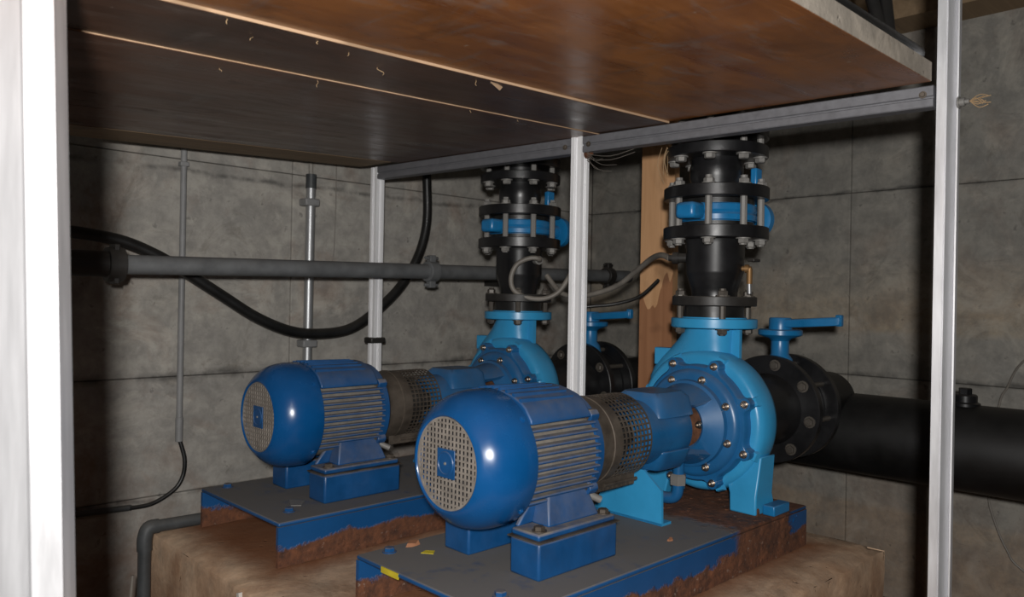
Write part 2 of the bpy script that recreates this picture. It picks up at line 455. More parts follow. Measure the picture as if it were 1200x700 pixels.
tag(MB().box(-3.4, -3.2, -3.4, YL + 0.2, 0, ZC).build('wall_back', M_wall_r, smooth=0), 'concrete wall behind the camera at the motor end', kind='structure')
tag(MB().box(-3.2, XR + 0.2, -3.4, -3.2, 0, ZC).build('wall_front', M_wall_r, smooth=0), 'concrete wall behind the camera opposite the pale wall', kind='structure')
tag(MB().box(-3.4, XR + 0.2, -3.4, YL + 0.2, -0.15, 0).build('floor', M_floor, smooth=0), 'dark damp concrete cellar floor', kind='structure')
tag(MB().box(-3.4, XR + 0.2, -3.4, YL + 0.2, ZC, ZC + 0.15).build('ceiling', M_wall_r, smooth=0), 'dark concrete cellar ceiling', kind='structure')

# plinth with slightly worn, uneven edges
pb = MB()
bm = bmesh.new()
x0, x1, y0, y1 = -0.17, 1.205, -0.343, 1.06
nx, ny, nz = 40, 40, 10
def pl(p):
    p = Vector(p)
    e = 0.0
    from mathutils import noise as mn
    d = mn.noise(p * 7.0) * 0.006 + mn.noise(p * 22.0) * 0.003
    top = max(0, (p.z - 0.36) / 0.08)
    ex = min(p.x - x0, x1 - p.x); ey = min(p.y - y0, y1 - p.y)
    edge = max(0, 1 - min(ex, ey) / 0.03)
    if p.z > 0.43: p.z += min(0, d) * 0.35 - edge * (0.010 + 0.012 * abs(mn.noise(p * 11)))
    if ex < 0.001: p.x += d * (1 if p.x < 0.5 else -1) + top * 0.004 * (1 if p.x < 0.5 else -1)
    if ey < 0.001: p.y += d * (1 if p.y < 0.3 else -1) + top * 0.004 * (1 if p.y < 0.3 else -1)
    return p
bmesh.ops.create_cube(bm, size=1)
bmesh.ops.subdivide_edges(bm, edges=bm.edges[:], cuts=30, use_grid_fill=True)
for v in bm.verts:
    v.co = pl((x0 + (v.co.x + 0.5) * (x1 - x0), y0 + (v.co.y + 0.5) * (y1 - y0), (v.co.z + 0.5) * 0.44))
me = bpy.data.meshes.new('concrete_plinth'); bm.to_mesh(me); bm.free(); me.materials.append(M_plinth)
for p in me.polygons: p.use_smooth = True
me.set_sharp_from_angle(angle=math.radians(50))
plinth = bpy.data.objects.new('concrete_plinth', me); col.objects.link(plinth)
tag(plinth, 'low rust-stained concrete plinth carrying both pumps on their blue bases', 'plinth')

# ------------------------------------------------------------------ pump base
ZP, ZB = 0.44, 0.545
OFF_B = Vector((-0.016, 0.7307, 0.0))
AX = 0.759; CY = 0.012
X1 = Vector((1, 0, 0)); Z1 = Vector((0, 0, 1))
hexbolt = bolt_mesh('hex_bolt', M_zinc, 0.0095, 0.011)
hexblue = bolt_mesh('painted_hex_bolt', M_block, 0.011, 0.010)
footbolt = bolt_mesh('foot_bolt', M_guard, 0.011, 0.010)
sockbolt = bolt_mesh('socket_bolt', M_steelbolt, 0.0075, 0.010, washer=True, socket=True)
nutbig = bolt_mesh('flange_nut', M_zinc, 0.0140, 0.0145)
nutdull = bolt_mesh('dull_flange_nut', M_dullbolt, 0.0135, 0.015)

bx0, bx1, by0, by1 = -0.048, 1.045, -0.203, 0.230
base = thing('base_frame', (0.5, CY, ZP), 'blue steel channel base with a yellow paint mark, under the nearer motor', 'pump base', 'blue channel bases')
def ragged_wall(y0_, y1_):
    """side wall of the channel whose rusted lower edge is eaten away a little"""
    b = MB(); n = 60; top = ZB - 0.010
    a = []; 
    for i in range(n + 1):
        x = bx0 + (bx1 - bx0) * i / n
        a.append((x, ZP + 0.0005 + random.random() * 0.0025))
    poly = [(x, y0_, z) for x, z in a] + [(bx1, y0_, top), (bx0, y0_, top)]
    b.prism(poly, (0, y1_ - y0_, 0))
    return b
MB().box(bx0, bx1, by0, by1, ZB - 0.010, ZB).build('top_plate', M_base, base, bevel=0.004)
ragged_wall(by0, by0 + 0.010).build('side_wall', M_base, base)
ragged_wall(by1 - 0.010, by1).build('side_wall', M_base, base)
MB().box(bx1 - 0.010, bx1, by0 + 0.010, by1 - 0.010, ZP + 0.001, ZB - 0.010).build('end_wall', M_base, base)
MB().box(0.30, 0.31, by0 + 0.010, by1 - 0.010, ZP + 0.02, ZB - 0.010).build('cross_web', M_base, base)
nb = [MB().box(0.116, 0.348, CY - 0.138, CY - 0.060, ZB, 0.616), MB().box(0.116, 0.348, CY + 0.060, CY + 0.138, ZB, 0.616)]
for b in nb:
    b.build('riser_block', M_block, base, bevel=0.005)
for sgn in (-1, 1):
    y = CY + sgn * 0.099
    MB().box(0.112, 0.352, y - 0.042, y + 0.042, 0.616, 0.6185).build('shim_plate', M_guard, base)
for x, y in ((0.012, 0.200), (0.020, -0.125), (0.975, 0.195)):
    place(hexblue, 'hex_bolt', base, frame(Z1, (x, y, ZB)))
# lumps of rust that have swollen on the deck and the side at the pump end
rb = MB()
def scab(o, nrm, a_, r, h):
    nrm = Vector(nrm); a_ = Vector(a_); q = nrm.cross(a_); n = 9
    rr = [r * random.uniform(0.55, 1.25) for _ in range(n)]
    k0 = [Vector(o) + a_ * (rr[i] * 1.3 * math.cos(2 * PI * i / n)) + q * (rr[i] * math.sin(2 * PI * i / n)) - nrm * 0.001 for i in range(n)]
    k1 = [Vector(o) + a_ * (rr[i] * 0.7 * math.cos(2 * PI * i / n)) + q * (rr[(i + 1) % n] * 0.6 * math.sin(2 * PI * i / n)) + nrm * h * random.uniform(0.6, 1.2) for i in range(n)]
    rb.loft([k0, k1])
for i in range(70):
    scab((random.uniform(0.70, 1.02), random.uniform(-0.19, 0.15), ZB), (0, 0, 1), (1, 0, 0), random.uniform(0.005, 0.020), 0.0016)
for i in range(60):
    x = random.uniform(0.0, 1.0); z = random.uniform(ZP + 0.006, ZP + 0.034)
    if x > 0.74: z = random.uniform(ZP + 0.01, ZB - 0.012)
    scab((x, by0, z), (0, -1, 0), (1, 0, 0), random.uniform(0.004, 0.016), 0.0014)
tag(rb.build('rust_scale', M_base, base), kind='stuff')
base_b = copy_tree(base)
base_b.location += OFF_B
tag(base_b, 'blue steel channel base with heavily rusted lower side, under the farther motor', 'pump base', 'blue channel bases')
# marks and litter that only the nearer base shows
MB().box(bx0 - 0.0006, bx0 + 0.002, 0.086, 0.142, ZB - 0.0125, ZB - 0.001).build('paint_mark', M_yellow, base)
MB().prism([(0.055, 0.150, ZB + 0.0002), (0.070, 0.128, ZB + 0.0002), (0.085, 0.142, ZB + 0.0002), (0.072, 0.156, ZB + 0.0002)], (0, 0, 0.0012)).build('paint_mark', M_yellow, base)

def flake(name, loc, size, mat, label, cat, group=None, seed=1):
    r = random.Random(seed); b = MB(); n = 9
    ring0 = []; ring1 = []
    for i in range(n):
        t = 2 * PI * i / n; q = size * r.uniform(0.6, 1.15)
        x, y = q * math.cos(t), q * 0.62 * math.sin(t)
        ring0.append(Vector(loc) + Vector((x, y, 0.0))); ring1.append(Vector(loc) + Vector((x * 0.75, y * 0.75, size * r.uniform(0.15, 0.55))))
    b.loft([ring0, ring1])
    return tag(b.build(name, mat, org=loc), label, cat, group)
flake('dry_leaf', (0.075, 0.205, ZB + 0.0004), 0.020, M_leaf, 'crumpled rust-brown dry leaf behind the bolt on the nearer blue base', 'leaf', None, 3)
flake('paint_flake', (0.520, -0.140, ZB + 0.0004), 0.010, M_leaf, 'small brown flake on the nearer blue base beside the riser block', 'flake', None, 5)
fl_ = MB().prism([(0.075, 0.67, ZB + 0.0004), (0.095, 0.655, ZB + 0.0004), (0.125, 0.69, ZB + 0.0004), (0.10, 0.725, ZB + 0.0004)], (0, 0, 0.0016)).build('metal_shim', M_zinc, org=(0.1, 0.685, ZB + 0.0004))
fl_.location = (0.055, 0.66, ZB + 0.0004)
tag(fl_, 'thin loose grey metal shim lying on the farther blue base', 'shim')

# ------------------------------------------------------------------ electric motor
motor = thing('electric_motor', (0.232, CY, 0.6185), 'blue finned electric motor nearest the camera, dusty grille facing left', 'motor', 'electric motors')
O = Vector((0, CY, AX))
cov = MB().lathe(O, X1, [(0.012, 0.086), (0.002, 0.088), (0.0, 0.091), (0.002, 0.096), (0.008, 0.103), (0.018, 0.113), (0.030, 0.122), (0.044, 0.1285), (0.060, 0.1325), (0.078, 0.1345), (0.113, 0.1345), (0.115, 0.1335), (0.115, 0.129), (0.06, 0.126)], 64, caps=False)
cover = cov.build('fan_cover', M_blue, motor, smooth=50)
gb = MB(); R = 0.0875; pitch = 0.0107; hw = 0.0018
k = -8
while k <= 8:
    c = k * pitch
    if abs(c) + hw < R:
        L = math.sqrt(R * R - (abs(c) + hw) ** 2)
        gb.box(0.0040, 0.0066, CY + c - hw, CY + c + hw, AX - L, AX + L)
        gb.box(0.0042, 0.0068, CY - L, CY + L, AX + c - hw, AX + c + hw)
    k += 1
gb.ring(O, X1, 0.0035, 0.0075, 0.0835, 0.0885, 48)
gr = gb.build('grille', M_grille, cover, smooth=0)
hb = MB().box(0.0022, 0.0050, CY - 0.0255, CY + 0.0255, AX - 0.0275, AX + 0.0275)
hb.build('hub_plate', M_blue_top, cover, bevel=0.0012)
MB().lathe(O, X1, [(0.0026, 0.0235), (0.0008, 0.022), (0.0004, 0.020), (0.0016, 0.019), (0.0016, 0.0001)], 32, caps=False).build('hub_boss', M_blue_top, cover)
MB().lathe(O, X1, [(0.0014, 0.003), (-0.0004, 0.0024)], 12).build('hub_rivet', M_zinc, cover)
MB().lathe(O, X1, [(0.050, 0.118), (0.052, 0.118)], 32).build('fan_shadow_disc', M_dark, cover)  # dark disc painted as the shade behind the grille
for a in (40, 140, 220, 320):
    t = math.radians(a); d = Vector((0, math.cos(t), math.sin(t)))
    place(bolt_mesh('cover_screw', M_blue, 0.0055, 0.004), 'cover_screw', cover, frame(d, O + X1 * 0.102 + d * 0.134))
body = MB().lathe(O, X1, [(0.100, 0.1165), (0.306, 0.1165)], 64).build('motor_body', M_valley, motor)
zf = 0.062
while zf > -0.092:
    for sgn in (-1, 1):
        ro_ = math.sqrt(0.1285 ** 2 - zf ** 2) if zf > -0.07 else math.sqrt(0.124 ** 2 - zf ** 2)
        ri = math.sqrt(max(0.0, 0.1165 ** 2 - zf ** 2)) - 0.003
        ya, yb = CY + sgn * ri, CY + sgn * ro_
        b = MB(); z0_ = AX + zf
        th0, th1 = 0.0036, 0.0024
        poly = [(0.117, ya, z0_ - th0), (0.117, yb, z0_ - th1), (0.117, yb + sgn * 0.0012, z0_), (0.117, yb, z0_ + th1), (0.117, ya, z0_ + th0)]
        b.prism(poly, (0.186, 0, 0))
        b.build('cooling_fin', M_blue_dusty, body)
    zf -= 0.0143
# terminal hood over the top third of the body, with low ribs along it
hood = []
for y_, z_ in ((-0.1115, 0.074), (-0.1095, 0.083), (-0.094, 0.104), (-0.082, 0.1135), (-0.055, 0.1255), (-0.028, 0.1315), (0, 0.1335), (0.028, 0.1315), (0.055, 0.1255), (0.082, 0.1135), (0.094, 0.104), (0.1095, 0.083), (0.1115, 0.074)):
    hood.append((0.118, CY + y_, AX + z_))
hb = MB().prism(hood, (0.172, 0, 0))
hobj = hb.build('terminal_hood', M_blue_top, motor, bevel=0.003)
rbm = MB()
for i in range(9):
    yy = -0.078 + 0.156 * i / 8
    for (p0, p1) in zip(hood, hood[1:]):
        if p0[1] - CY <= yy <= p1[1] - CY:
            k = (yy - (p0[1] - CY)) / (p1[1] - p0[1]); zz = p0[2] + (p1[2] - p0[2]) * k
    rbm.prism([(0.119, CY + yy - 0.0046, zz - 0.004), (0.119, CY + yy + 0.0046, zz - 0.004), (0.119, CY + yy + 0.0022, zz + 0.0052), (0.119, CY + yy - 0.0022, zz + 0.0052)], (0.150, 0, -0.003))
tag(rbm.build('hood_ribs', M_blue_top, hobj), kind='stuff')
# end shield with four ears
es = MB().lathe(O, X1, [(0.300, 0.112), (0.303, 0.122), (0.322, 0.122), (0.330, 0.114), (0.336, 0.085), (0.345, 0.055), (0.37, 0.045)], 48)
es.build('end_shield', M_blue_top, motor)
for a in (38, 142, 218, 322):
    t = math.radians(a); d = Vector((0, math.cos(t), math.sin(t))); s_ = d.cross(X1)
    p = O + X1 * 0.296
    ear = MB().prism([p + d * 0.100 - s_ * 0.016, p + d * 0.100 + s_ * 0.016, p + d * 0.126 + s_ * 0.012, p + d * 0.133 + s_ * 0.006, p + d * 0.133 - s_ * 0.006, p + d * 0.126 - s_ * 0.012], X1 * 0.026)
    e_ = ear.build('ear', M_blue_dusty, motor, bevel=0.002)
    place(bolt_mesh('ear_bolt', M_guard, 0.0058, 0.006), 'ear_bolt', e_, frame(-X1, p + d * 0.118))
# feet
for sgn in (-1, 1):
    yc = CY + sgn * 0.099
    ft = MB()
    ya, yb = yc - 0.036, yc + 0.038
    ft.prism([(0.118, ya, 0.6185), (0.118, yb, 0.6185), (0.344, yb, 0.6185), (0.344, ya, 0.6185)], (0, 0, 0.013))
    yo = CY + sgn * 0.112; yi = CY + sgn * 0.062
    lo = [(0.170, yo, 0.630), (0.322, yo, 0.630), (0.322, yi, 0.630), (0.170, yi, 0.630)]
    up = [(0.186, CY + sgn * 0.094, 0.690), (0.300, CY + sgn * 0.094, 0.690), (0.300, CY + sgn * 0.045, 0.690), (0.186, CY + sgn * 0.045, 0.690)]
    ft.loft([[Vector(p) for p in lo], [Vector(p) for p in up]])
    ft.prism([(0.130, CY + sgn * 0.055, 0.630), (0.172, CY + sgn * 0.055, 0.630), (0.186, CY + sgn * 0.055, 0.676), (0.16, CY + sgn * 0.055, 0.668)], (0, sgn * 0.012, 0))
    foot = ft.build('mounting_foot', M_blue_top if sgn > 0 else M_blue_dusty, motor, bevel=0.004)
    for x in (0.140, 0.330):
        place(footbolt, 'foot_bolt', foot, frame(Z1, (x, yc + sgn * 0.016, 0.6315)))
# oil drain nipple under the shield
MB().cyl((0.315, CY - 0.085, 0.668), (0.338, CY - 0.100, 0.655), 0.008, 12).build('drain_nipple', M_zinc, motor)
motor_b = copy_tree(motor); motor_b.location += OFF_B
tag(motor_b, 'blue finned electric motor farther back, beside the pale concrete wall', 'motor', 'electric motors')

# ------------------------------------------------------------------ coupling guard
guard = thing('coupling_guard', (0.435, CY, 0.655), 'dirty perforated steel coupling guard behind the nearest motor', 'coupling guard', 'coupling guards')
RG = 0.0955
MB().lathe(O, X1, [(0.344, 0.090), (0.346, 0.099), (0.352, 0.099), (0.354, 0.0965), (0.388, 0.0965), (0.389, 0.0985), (0.394, 0.0985), (0.395, 0.0965), (0.418, 0.0965), (0.418, 0.0945), (0.35, 0.0945)], 56, caps=False).build('sleeve', M_guard, guard)
pg = MB(); nh = 48; cols = 8; xa, xb = 0.418, 0.522
pit = (xb - xa) / cols
for k in range(cols + 1):
    x = xa + k * pit
    pg.ring(O, X1, x - 0.0017, x + 0.0017, RG - 0.0009, RG + 0.0009, nh * 2)
for i in range(nh):
    t = 2 * PI * i / nh; d = Vector((0, math.cos(t), math.sin(t))); s_ = d.cross(X1)
    p = O + X1 * xa + d * RG
    pg.prism([p - s_ * 0.0018 - d * 0.0008, p + s_ * 0.0018 - d * 0.0008, p + s_ * 0.0018 + d * 0.0008, p - s_ * 0.0018 + d * 0.0008], X1 * (xb - xa))
tag(pg.build('perforated_sheet', M_guard, guard, smooth=0))
ls = MB()
ls.box(0.372, 0.52, CY - 0.050, CY - 0.0475, 0.652, 0.678)
for i in range(9):
    ls.box(0.376 + i * 0.016, 0.383 + i * 0.016, CY - 0.0525, CY - 0.05, 0.654, 0.661)
ls.cyl((0.41, CY - 0.052, 0.664), (0.525, CY - 0.052, 0.664), 0.0042, 8)
ls.build('closing_strip', M_guard, guard)
cpl = MB().lathe(O, X1, [(0.372, 0.024), (0.395, 0.024), (0.395, 0.062), (0.435, 0.062), (0.435, 0.055), (0.442, 0.055), (0.442, 0.062), (0.485, 0.062), (0.485, 0.024), (0.53, 0.024)], 32)
cpl.build('shaft_coupling', M_blackgrey, guard)
guard_b = copy_tree(guard); guard_b.location += OFF_B
tag(guard_b, 'dirty perforated steel coupling guard behind the farther motor', 'coupling guard', 'coupling guards')

# ------------------------------------------------------------------ centrifugal pump
pump = thing('centrifugal_pump', (0.85, 0, ZB), 'light blue centrifugal pump casing in front of the pine plank, dark blue cover', 'pump', 'centrifugal pumps')
PY = 0.0
OP = Vector((0, PY, AX))
def spiral_ring(x, scale, n=72, inset=0.0):
    pts = []
    for i in range(n):
        t = 2 * PI * i / n
        g_ = 0.181 + 0.011 * (0.5 + 0.5 * math.cos(t - math.radians(40)))     # fuller towards the outlet side
        r = g_ * scale - inset
        pts.append(Vector((x, PY + r * math.cos(t), AX + r * math.sin(t))))
    return pts
cs = MB().loft([spiral_ring(0.846, 0.80), spiral_ring(0.842, 0.90), spiral_ring(0.848, 0.955), spiral_ring(0.862, 0.99), spiral_ring(0.885, 1.0), spiral_ring(0.912, 0.99), spiral_ring(0.934, 0.95), spiral_ring(0.950, 0.87), spiral_ring(0.962, 0.70), spiral_ring(0.975, 0.50)])
casing = cs.build('volute_casing', M_light, pump, smooth=55)
# neck that sweeps up to the discharge flange
def neck_ring(z, yc, hy, hx, xc, e=2.3, n=40):
    pts = []
    for i in range(n):
        t = 2 * PI * i / n
        cx, cy_ = math.cos(t), math.sin(t)
        pts.append(Vector((xc + hx * math.copysign(abs(cx) ** (2 / e), cx), yc + hy * math.copysign(abs(cy_) ** (2 / e), cy_), z)))
    return pts
nk = MB().loft([neck_ring(0.80, 0.045, 0.140, 0.040, 0.897), neck_ring(0.86, 0.050, 0.136, 0.046, 0.897), neck_ring(0.890, 0.050, 0.122, 0.050, 0.899), neck_ring(0.915, 0.044, 0.106, 0.052, 0.901), neck_ring(0.942, 0.032, 0.090, 0.055, 0.905), neck_ring(0.970, 0.018, 0.077, 0.059, 0.908), neck_ring(1.004, 0.006, 0.068, 0.064, 0.911, 2.0)])
nk.build('discharge_neck', M_light, casing, smooth=60)
MB().prism([(0.902, -0.050, 1.004), (0.902, -0.082, 1.004), (0.902, -0.082, 0.915), (0.902, -0.10, 0.87), (0.902, -0.03, 0.87)], (0.012, 0, 0)).build('stiffening_rib', M_light, casing)
MB().box(0.872, 0.900, 0.105, 0.163, 0.895, 0.943).build('lifting_lug', M_light, casing, bevel=0.003)
MB().lathe((0.911, 0, 0), Z1, [(1.003, 0.060), (1.003, 0.110), (1.005, 0.112), (1.026, 0.112), (1.028, 0.110), (1.028, 0.085), (1.031, 0.085), (1.031, 0.05)], 56).build('discharge_flange', M_light, casing)
# casing cover with its lobes and two rings of bolts
def cover_ring(x, r0, amp, n=96, ph=0.0):
    pts = []
    for i in range(n):
        t = 2 * PI * i / n
        k = max(0.0, math.cos(8 * (t - ph))) ** 3
        r = r0 + amp * k
        pts.append(Vector((x, PY + r * math.cos(t), AX + r * math.sin(t))))
    return pts
PH = math.radians(22.5)
cv = MB().loft([cover_ring(0.846, 0.150, 0.022, ph=PH), cover_ring(0.818, 0.150, 0.022, ph=PH), cover_ring(0.814, 0.146, 0.020, ph=PH)])
cv.lathe(OP, X1, [(0.818, 0.140), (0.806, 0.136), (0.800, 0.126), (0.798, 0.10), (0.790, 0.094)], 56)
cover2 = cv.build('casing_cover', M_mid, pump, smooth=45)
lobe_me = MB().cyl((0, 0, 0), (0, 0, 0.037), 0.0155, 16).mesh('bolt_boss', M_mid)
pad_me = MB().loft([[Vector((-0.016, -0.013, 0)), Vector((0.017, -0.013, 0)), Vector((0.017, 0.013, 0)), Vector((-0.016, 0.013, 0))],
                    [Vector((-0.012, -0.010, -0.012)), Vector((0.013, -0.010, -0.012)), Vector((0.013, 0.010, -0.012)), Vector((-0.012, 0.010, -0.012))]]).mesh('bolt_pad', M_light)
for i in range(8):
    t = PH + i * PI / 4; d = Vector((0, math.cos(t), math.sin(t)))
    place(lobe_me, 'bolt_boss', cover2, frame(X1, OP + d * 0.160 + X1 * 0.815))
    Mx = Matrix((d, X1.cross(d), X1)).transposed().to_4x4(); Mx.translation = OP + d * 0.168 + X1 * 0.850
    place(pad_me, 'bolt_pad', casing, Mx)
for i in range(8):
    t = PH + i * PI / 4; d = Vector((0, math.cos(t), math.sin(t)))
    place(sockbolt, 'socket_bolt', cover2, frame(-X1, OP + d * 0.160 + X1 * 0.815))
    t2 = t - math.radians(4); d2 = Vector((0, math.cos(t2), math.sin(t2)))
    place(sockbolt, 'socket_bolt', cover2, frame(-X1, OP + d2 * 0.119 + X1 * 0.7985))
# bearing bracket: barrel, flare, arms with a window that shows the shaft
br = MB().lathe(OP, X1, [(0.526, 0.030), (0.526, 0.070), (0.530, 0.077), (0.62, 0.079), (0.690, 0.081), (0.694, 0.079), (0.694, 0.03)], 48, caps=False)
bracket = br.build('bearing_bracket', M_mid, pump)
MB().lathe(OP, X1, [(0.690, 0.074), (0.700, 0.074), (0.700, 0.0001)], 40, caps=False).build('seal_housing', M_mid, bracket)
for a0, a1 in ((42, 138), (222, 318)):
    arm = MB(); rin = []; rout = []
    N = 18
    sec0 = []; sec1 = []
    for i in range(N + 1):
        t = math.radians(a0 + (a1 - a0) * i / N); sec0.append((math.cos(t), math.sin(t)))
    def pt(x, r, c): return Vector((x, PY + r * c[0], AX + r * c[1]))
    ringA = [pt(0.672, 0.084, c) for c in sec0] + [pt(0.672, 0.060, c) for c in reversed(sec0)]
    ringB = [pt(0.745, 0.094, c) for c in sec0] + [pt(0.745, 0.080, c) for c in reversed(sec0)]
    ringC = [pt(0.800, 0.107, c) for c in sec0] + [pt(0.800, 0.090, c) for c in reversed(sec0)]
    arm.loft([ringA, ringB, ringC])
    arm.build('bracket_arm', M_mid, bracket, smooth=50)
MB().loft([neck_ring(AX + 0.040, PY, 0.080, 0.075, 0.640, 6.0), neck_ring(AX + 0.082, PY, 0.066, 0.072, 0.642, 6.0), neck_ring(AX + 0.095, PY, 0.052, 0.062, 0.642, 5.0)]).build('bracket_shoulder', M_mid, bracket, bevel=0.004)
MB().loft([neck_ring(AX - 0.092, PY, 0.045, 0.055, 0.655, 6.0), neck_ring(AX - 0.075, PY, 0.060, 0.062, 0.648, 6.0), neck_ring(AX - 0.040, PY, 0.076, 0.064, 0.646, 6.0)]).build('bracket_shoulder', M_mid, bracket, bevel=0.004)
MB().lathe(OP, X1, [(0.690, 0.021), (0.735, 0.021), (0.735, 0.034), (0.752, 0.034), (0.752, 0.026), (0.80, 0.026)], 28).build('pump_shaft', M_rust, bracket)
MB().lathe(OP, X1, [(0.800, 0.112), (0.786, 0.110), (0.768, 0.072), (0.764, 0.064), (0.768, 0.058), (0.790, 0.056)], 56, caps=False).build('bell', M_mid, bracket)
MB().lathe(OP, X1, [(0.770, 0.044), (0.774, 0.060), (0.792, 0.060)], 36).build('gland', M_rust, bracket)
for s_ in (-1, 1):
    place(sockbolt, 'gland_bolt', bracket, frame(-X1, OP + Vector((0.771, s_ * 0.050, 0.004))))
MB().lathe(OP, X1, [(0.50, 0.022), (0.528, 0.022), (0.528, 0.06), (0.534, 0.068)], 28).build('bearing_cap', M_blackgrey, bracket)
# light blue sheet leg under the bracket
MB().prism([(0.592, -0.066, ZB), (0.592, -0.064, 0.626), (0.592, -0.012, 0.668), (0.592, 0.036, 0.668), (0.592, 0.118, 0.594), (0.592, 0.140, ZB)], (0.007, 0, 0)).build('support_leg', M_light, pump)
MB().prism([(0.592, -0.066, ZB), (0.630, -0.066, ZB), (0.630, 0.140, ZB), (0.592, 0.140, ZB)], (0, 0, 0.006)).build('leg_plate', M_light, pump)
MB().prism([(0.60, -0.012, 0.664), (0.60, 0.036, 0.664), (0.60, 0.03, 0.69), (0.60, -0.01, 0.69)], (0.06, 0, 0)).build('leg_bracket', M_mid, pump)
# feet of the casing
for sgn in (-1, 1):
    ft = MB()
    ya = PY + sgn * 0.080; yb = PY + sgn * 0.165
    ft.loft([[Vector((0.858, PY + sgn * 0.070, 0.640)), Vector((0.930, PY + sgn * 0.070, 0.640)), Vector((0.930, PY + sgn * 0.172, 0.690)), Vector((0.858, PY + sgn * 0.172, 0.690))],
             [Vector((0.846, PY + sgn * 0.092, 0.590)), Vector((0.930, PY + sgn * 0.092, 0.590)), Vector((0.930, PY + sgn * 0.166, 0.590)), Vector((0.846, PY + sgn * 0.166, 0.590))],
             [Vector((0.838, PY + sgn * 0.098, ZB + 0.001)), Vector((0.940, PY + sgn * 0.098, ZB + 0.001)), Vector((0.940, PY + sgn * 0.170, ZB + 0.001)), Vector((0.838, PY + sgn * 0.170, ZB + 0.001))]])
    f1 = ft.build('casing_foot', M_light, pump, bevel=0.004)
    MB().box(0.868, 0.948, PY + sgn * 0.186 - 0.018, PY + sgn * 0.186 + 0.014, ZB + 0.001, ZB + 0.026).build('foot_pad', M_valveblue, f1, bevel=0.003)
    r_ = MB()
    for i in range(14):
        q = random.uniform(0.006, 0.012)
        r_.lathe((random.uniform(0.834, 0.90), PY + sgn * random.uniform(0.115, 0.178), ZB + 0.0), (0, 0, 1), [(0, q), (0.016, q * 0.8), (0.022, q * 0.2)], 7, phase=random.random())
    tag(r_.build('rust_scale', M_rust, f1), kind='stuff')
# drain elbow below the cover
de = MB().tube([(0.768, 0.008, 0.665), (0.768, 0.008, 0.600), (0.767, 0.014, 0.574), (0.764, 0.034, 0.565), (0.762, 0.060, 0.565)], 0.0150, 14)
el = de.build('drain_elbow', M_mid, pump)
MB().lathe((0.768, 0.008, 0.603), Z1, [(0, 0.021), (0.024, 0.022), (0.028, 0.018)], 6).build('union_nut', M_zinc, el)
pump_b = copy_tree(pump); pump_b.location += OFF_B
tag(pump_b, 'light blue centrifugal pump casing farther back, left of the centre white post', 'pump', 'centrifugal pumps')

# ------------------------------------------------------------------ discharge stacks (reducer, butterfly valve, spool)
SX = 0.911
def stud_ring(parent, R, n, z0, z1, r, mat, name='stud', phase=0.0):
    me_ = MB().cyl((0, 0, 0), (0, 0, z1 - z0), r, 8).mesh(name, mat)
    for i in range(n):
        t = phase + 2 * PI * i / n
        place(me_, name, parent, Matrix.Translation((SX + R * math.cos(t), R * math.sin(t), z0)))
def nut_ring(parent, R, n, z, down, me_, name='flange_nut', phase=0.0):
    for i in range(n):
        t = phase + 2 * PI * i / n
        place(me_, name, parent, frame(Z1 * (-1 if down else 1), (SX + R * math.cos(t), R * math.sin(t), z), spin=0.3 * i))
def flange(b, z0, z1, R, hole=0.05, n=56):
    b.lathe((SX, 0, 0), Z1, [(z0, hole), (z0, R - 0.002), (z0 + 0.002, R), (z1 - 0.002, R), (z1, R - 0.002), (z1, hole)], n, caps=False)

red = thing('pipe_reducer', (SX, 0, 1.031), 'black flanged pipe reducer on the nearer pump outlet, cable joining on the left', 'pipe fitting', 'black reducers')
b = MB(); b.lathe((SX, 0, 0), Z1, [(1.083, 0.060), (1.096, 0.060), (1.106, 0.062), (1.146, 0.0745), (1.152, 0.0760), (1.226, 0.0760), (1.240, 0.080)], 48)
rbody = b.build('reducer_body', M_black, red)
b = MB(); flange(b, 1.061, 1.086, 0.110); lf = b.build('lower_flange', M_blackgrey, red)
b = MB(); flange(b, 1.236, 1.268, 0.137); uf = b.build('upper_flange', M_black, red)
ph8 = math.radians(22.5); ph4 = math.radians(45)
stud_ring(lf, 0.090, 4, 0.986, 1.106, 0.0085, M_dullbolt, phase=ph4)
nut_ring(lf, 0.090, 4, 1.003, True, nutdull, phase=ph4)
nut_ring(lf, 0.090, 4, 1.086, False, nutdull, phase=ph4)
stud_ring(uf, 0.116, 8, 1.218, 1.395, 0.0092, M_zinc, phase=ph8)
nut_ring(uf, 0.116, 8, 1.236, True, nutbig, phase=ph8)
MB().lathe((SX, 0, 0), Z1, [(1.031, 0.05), (1.031, 0.078), (1.061, 0.078), (1.061, 0.05)], 40, caps=False).build('gasket', M_rubber, red)
bv = thing('butterfly_valve', (SX, 0, 1.271), 'blue wafer butterfly valve clamped in the nearer black discharge stack', 'valve', 'wafer butterfly valves')
b = MB(); b.lathe((SX, 0, 0), Z1, [(1.270, 0.060), (1.270, 0.096), (1.282, 0.098), (1.284, 0.104), (1.297, 0.106), (1.303, 0.102), (1.309, 0.106), (1.324, 0.104), (1.326, 0.098), (1.338, 0.096), (1.338, 0.060)], 56, caps=False)
vb = b.build('valve_body', M_valveblue, bv)
MB().ring((SX, 0, 0), Z1, 1.2685, 1.281, 0.06, 0.0985, 48).build('seat_ring', M_rubber, bv)
MB().ring((SX, 0, 0), Z1, 1.327, 1.3405, 0.06, 0.0985, 48).build('seat_ring', M_rubber, bv)
b = MB(); b.box(SX - 0.152, SX - 0.085, -0.028, 0.028, 1.284, 1.326)
b.build('shaft_boss', M_valveblue, vb, bevel=0.010)
b = MB().cyl((SX + 0.08, -0.015, 1.304), (SX + 0.16, -0.028, 1.303), 0.022, 20)
b.build('valve_neck', M_valveblue, vb)
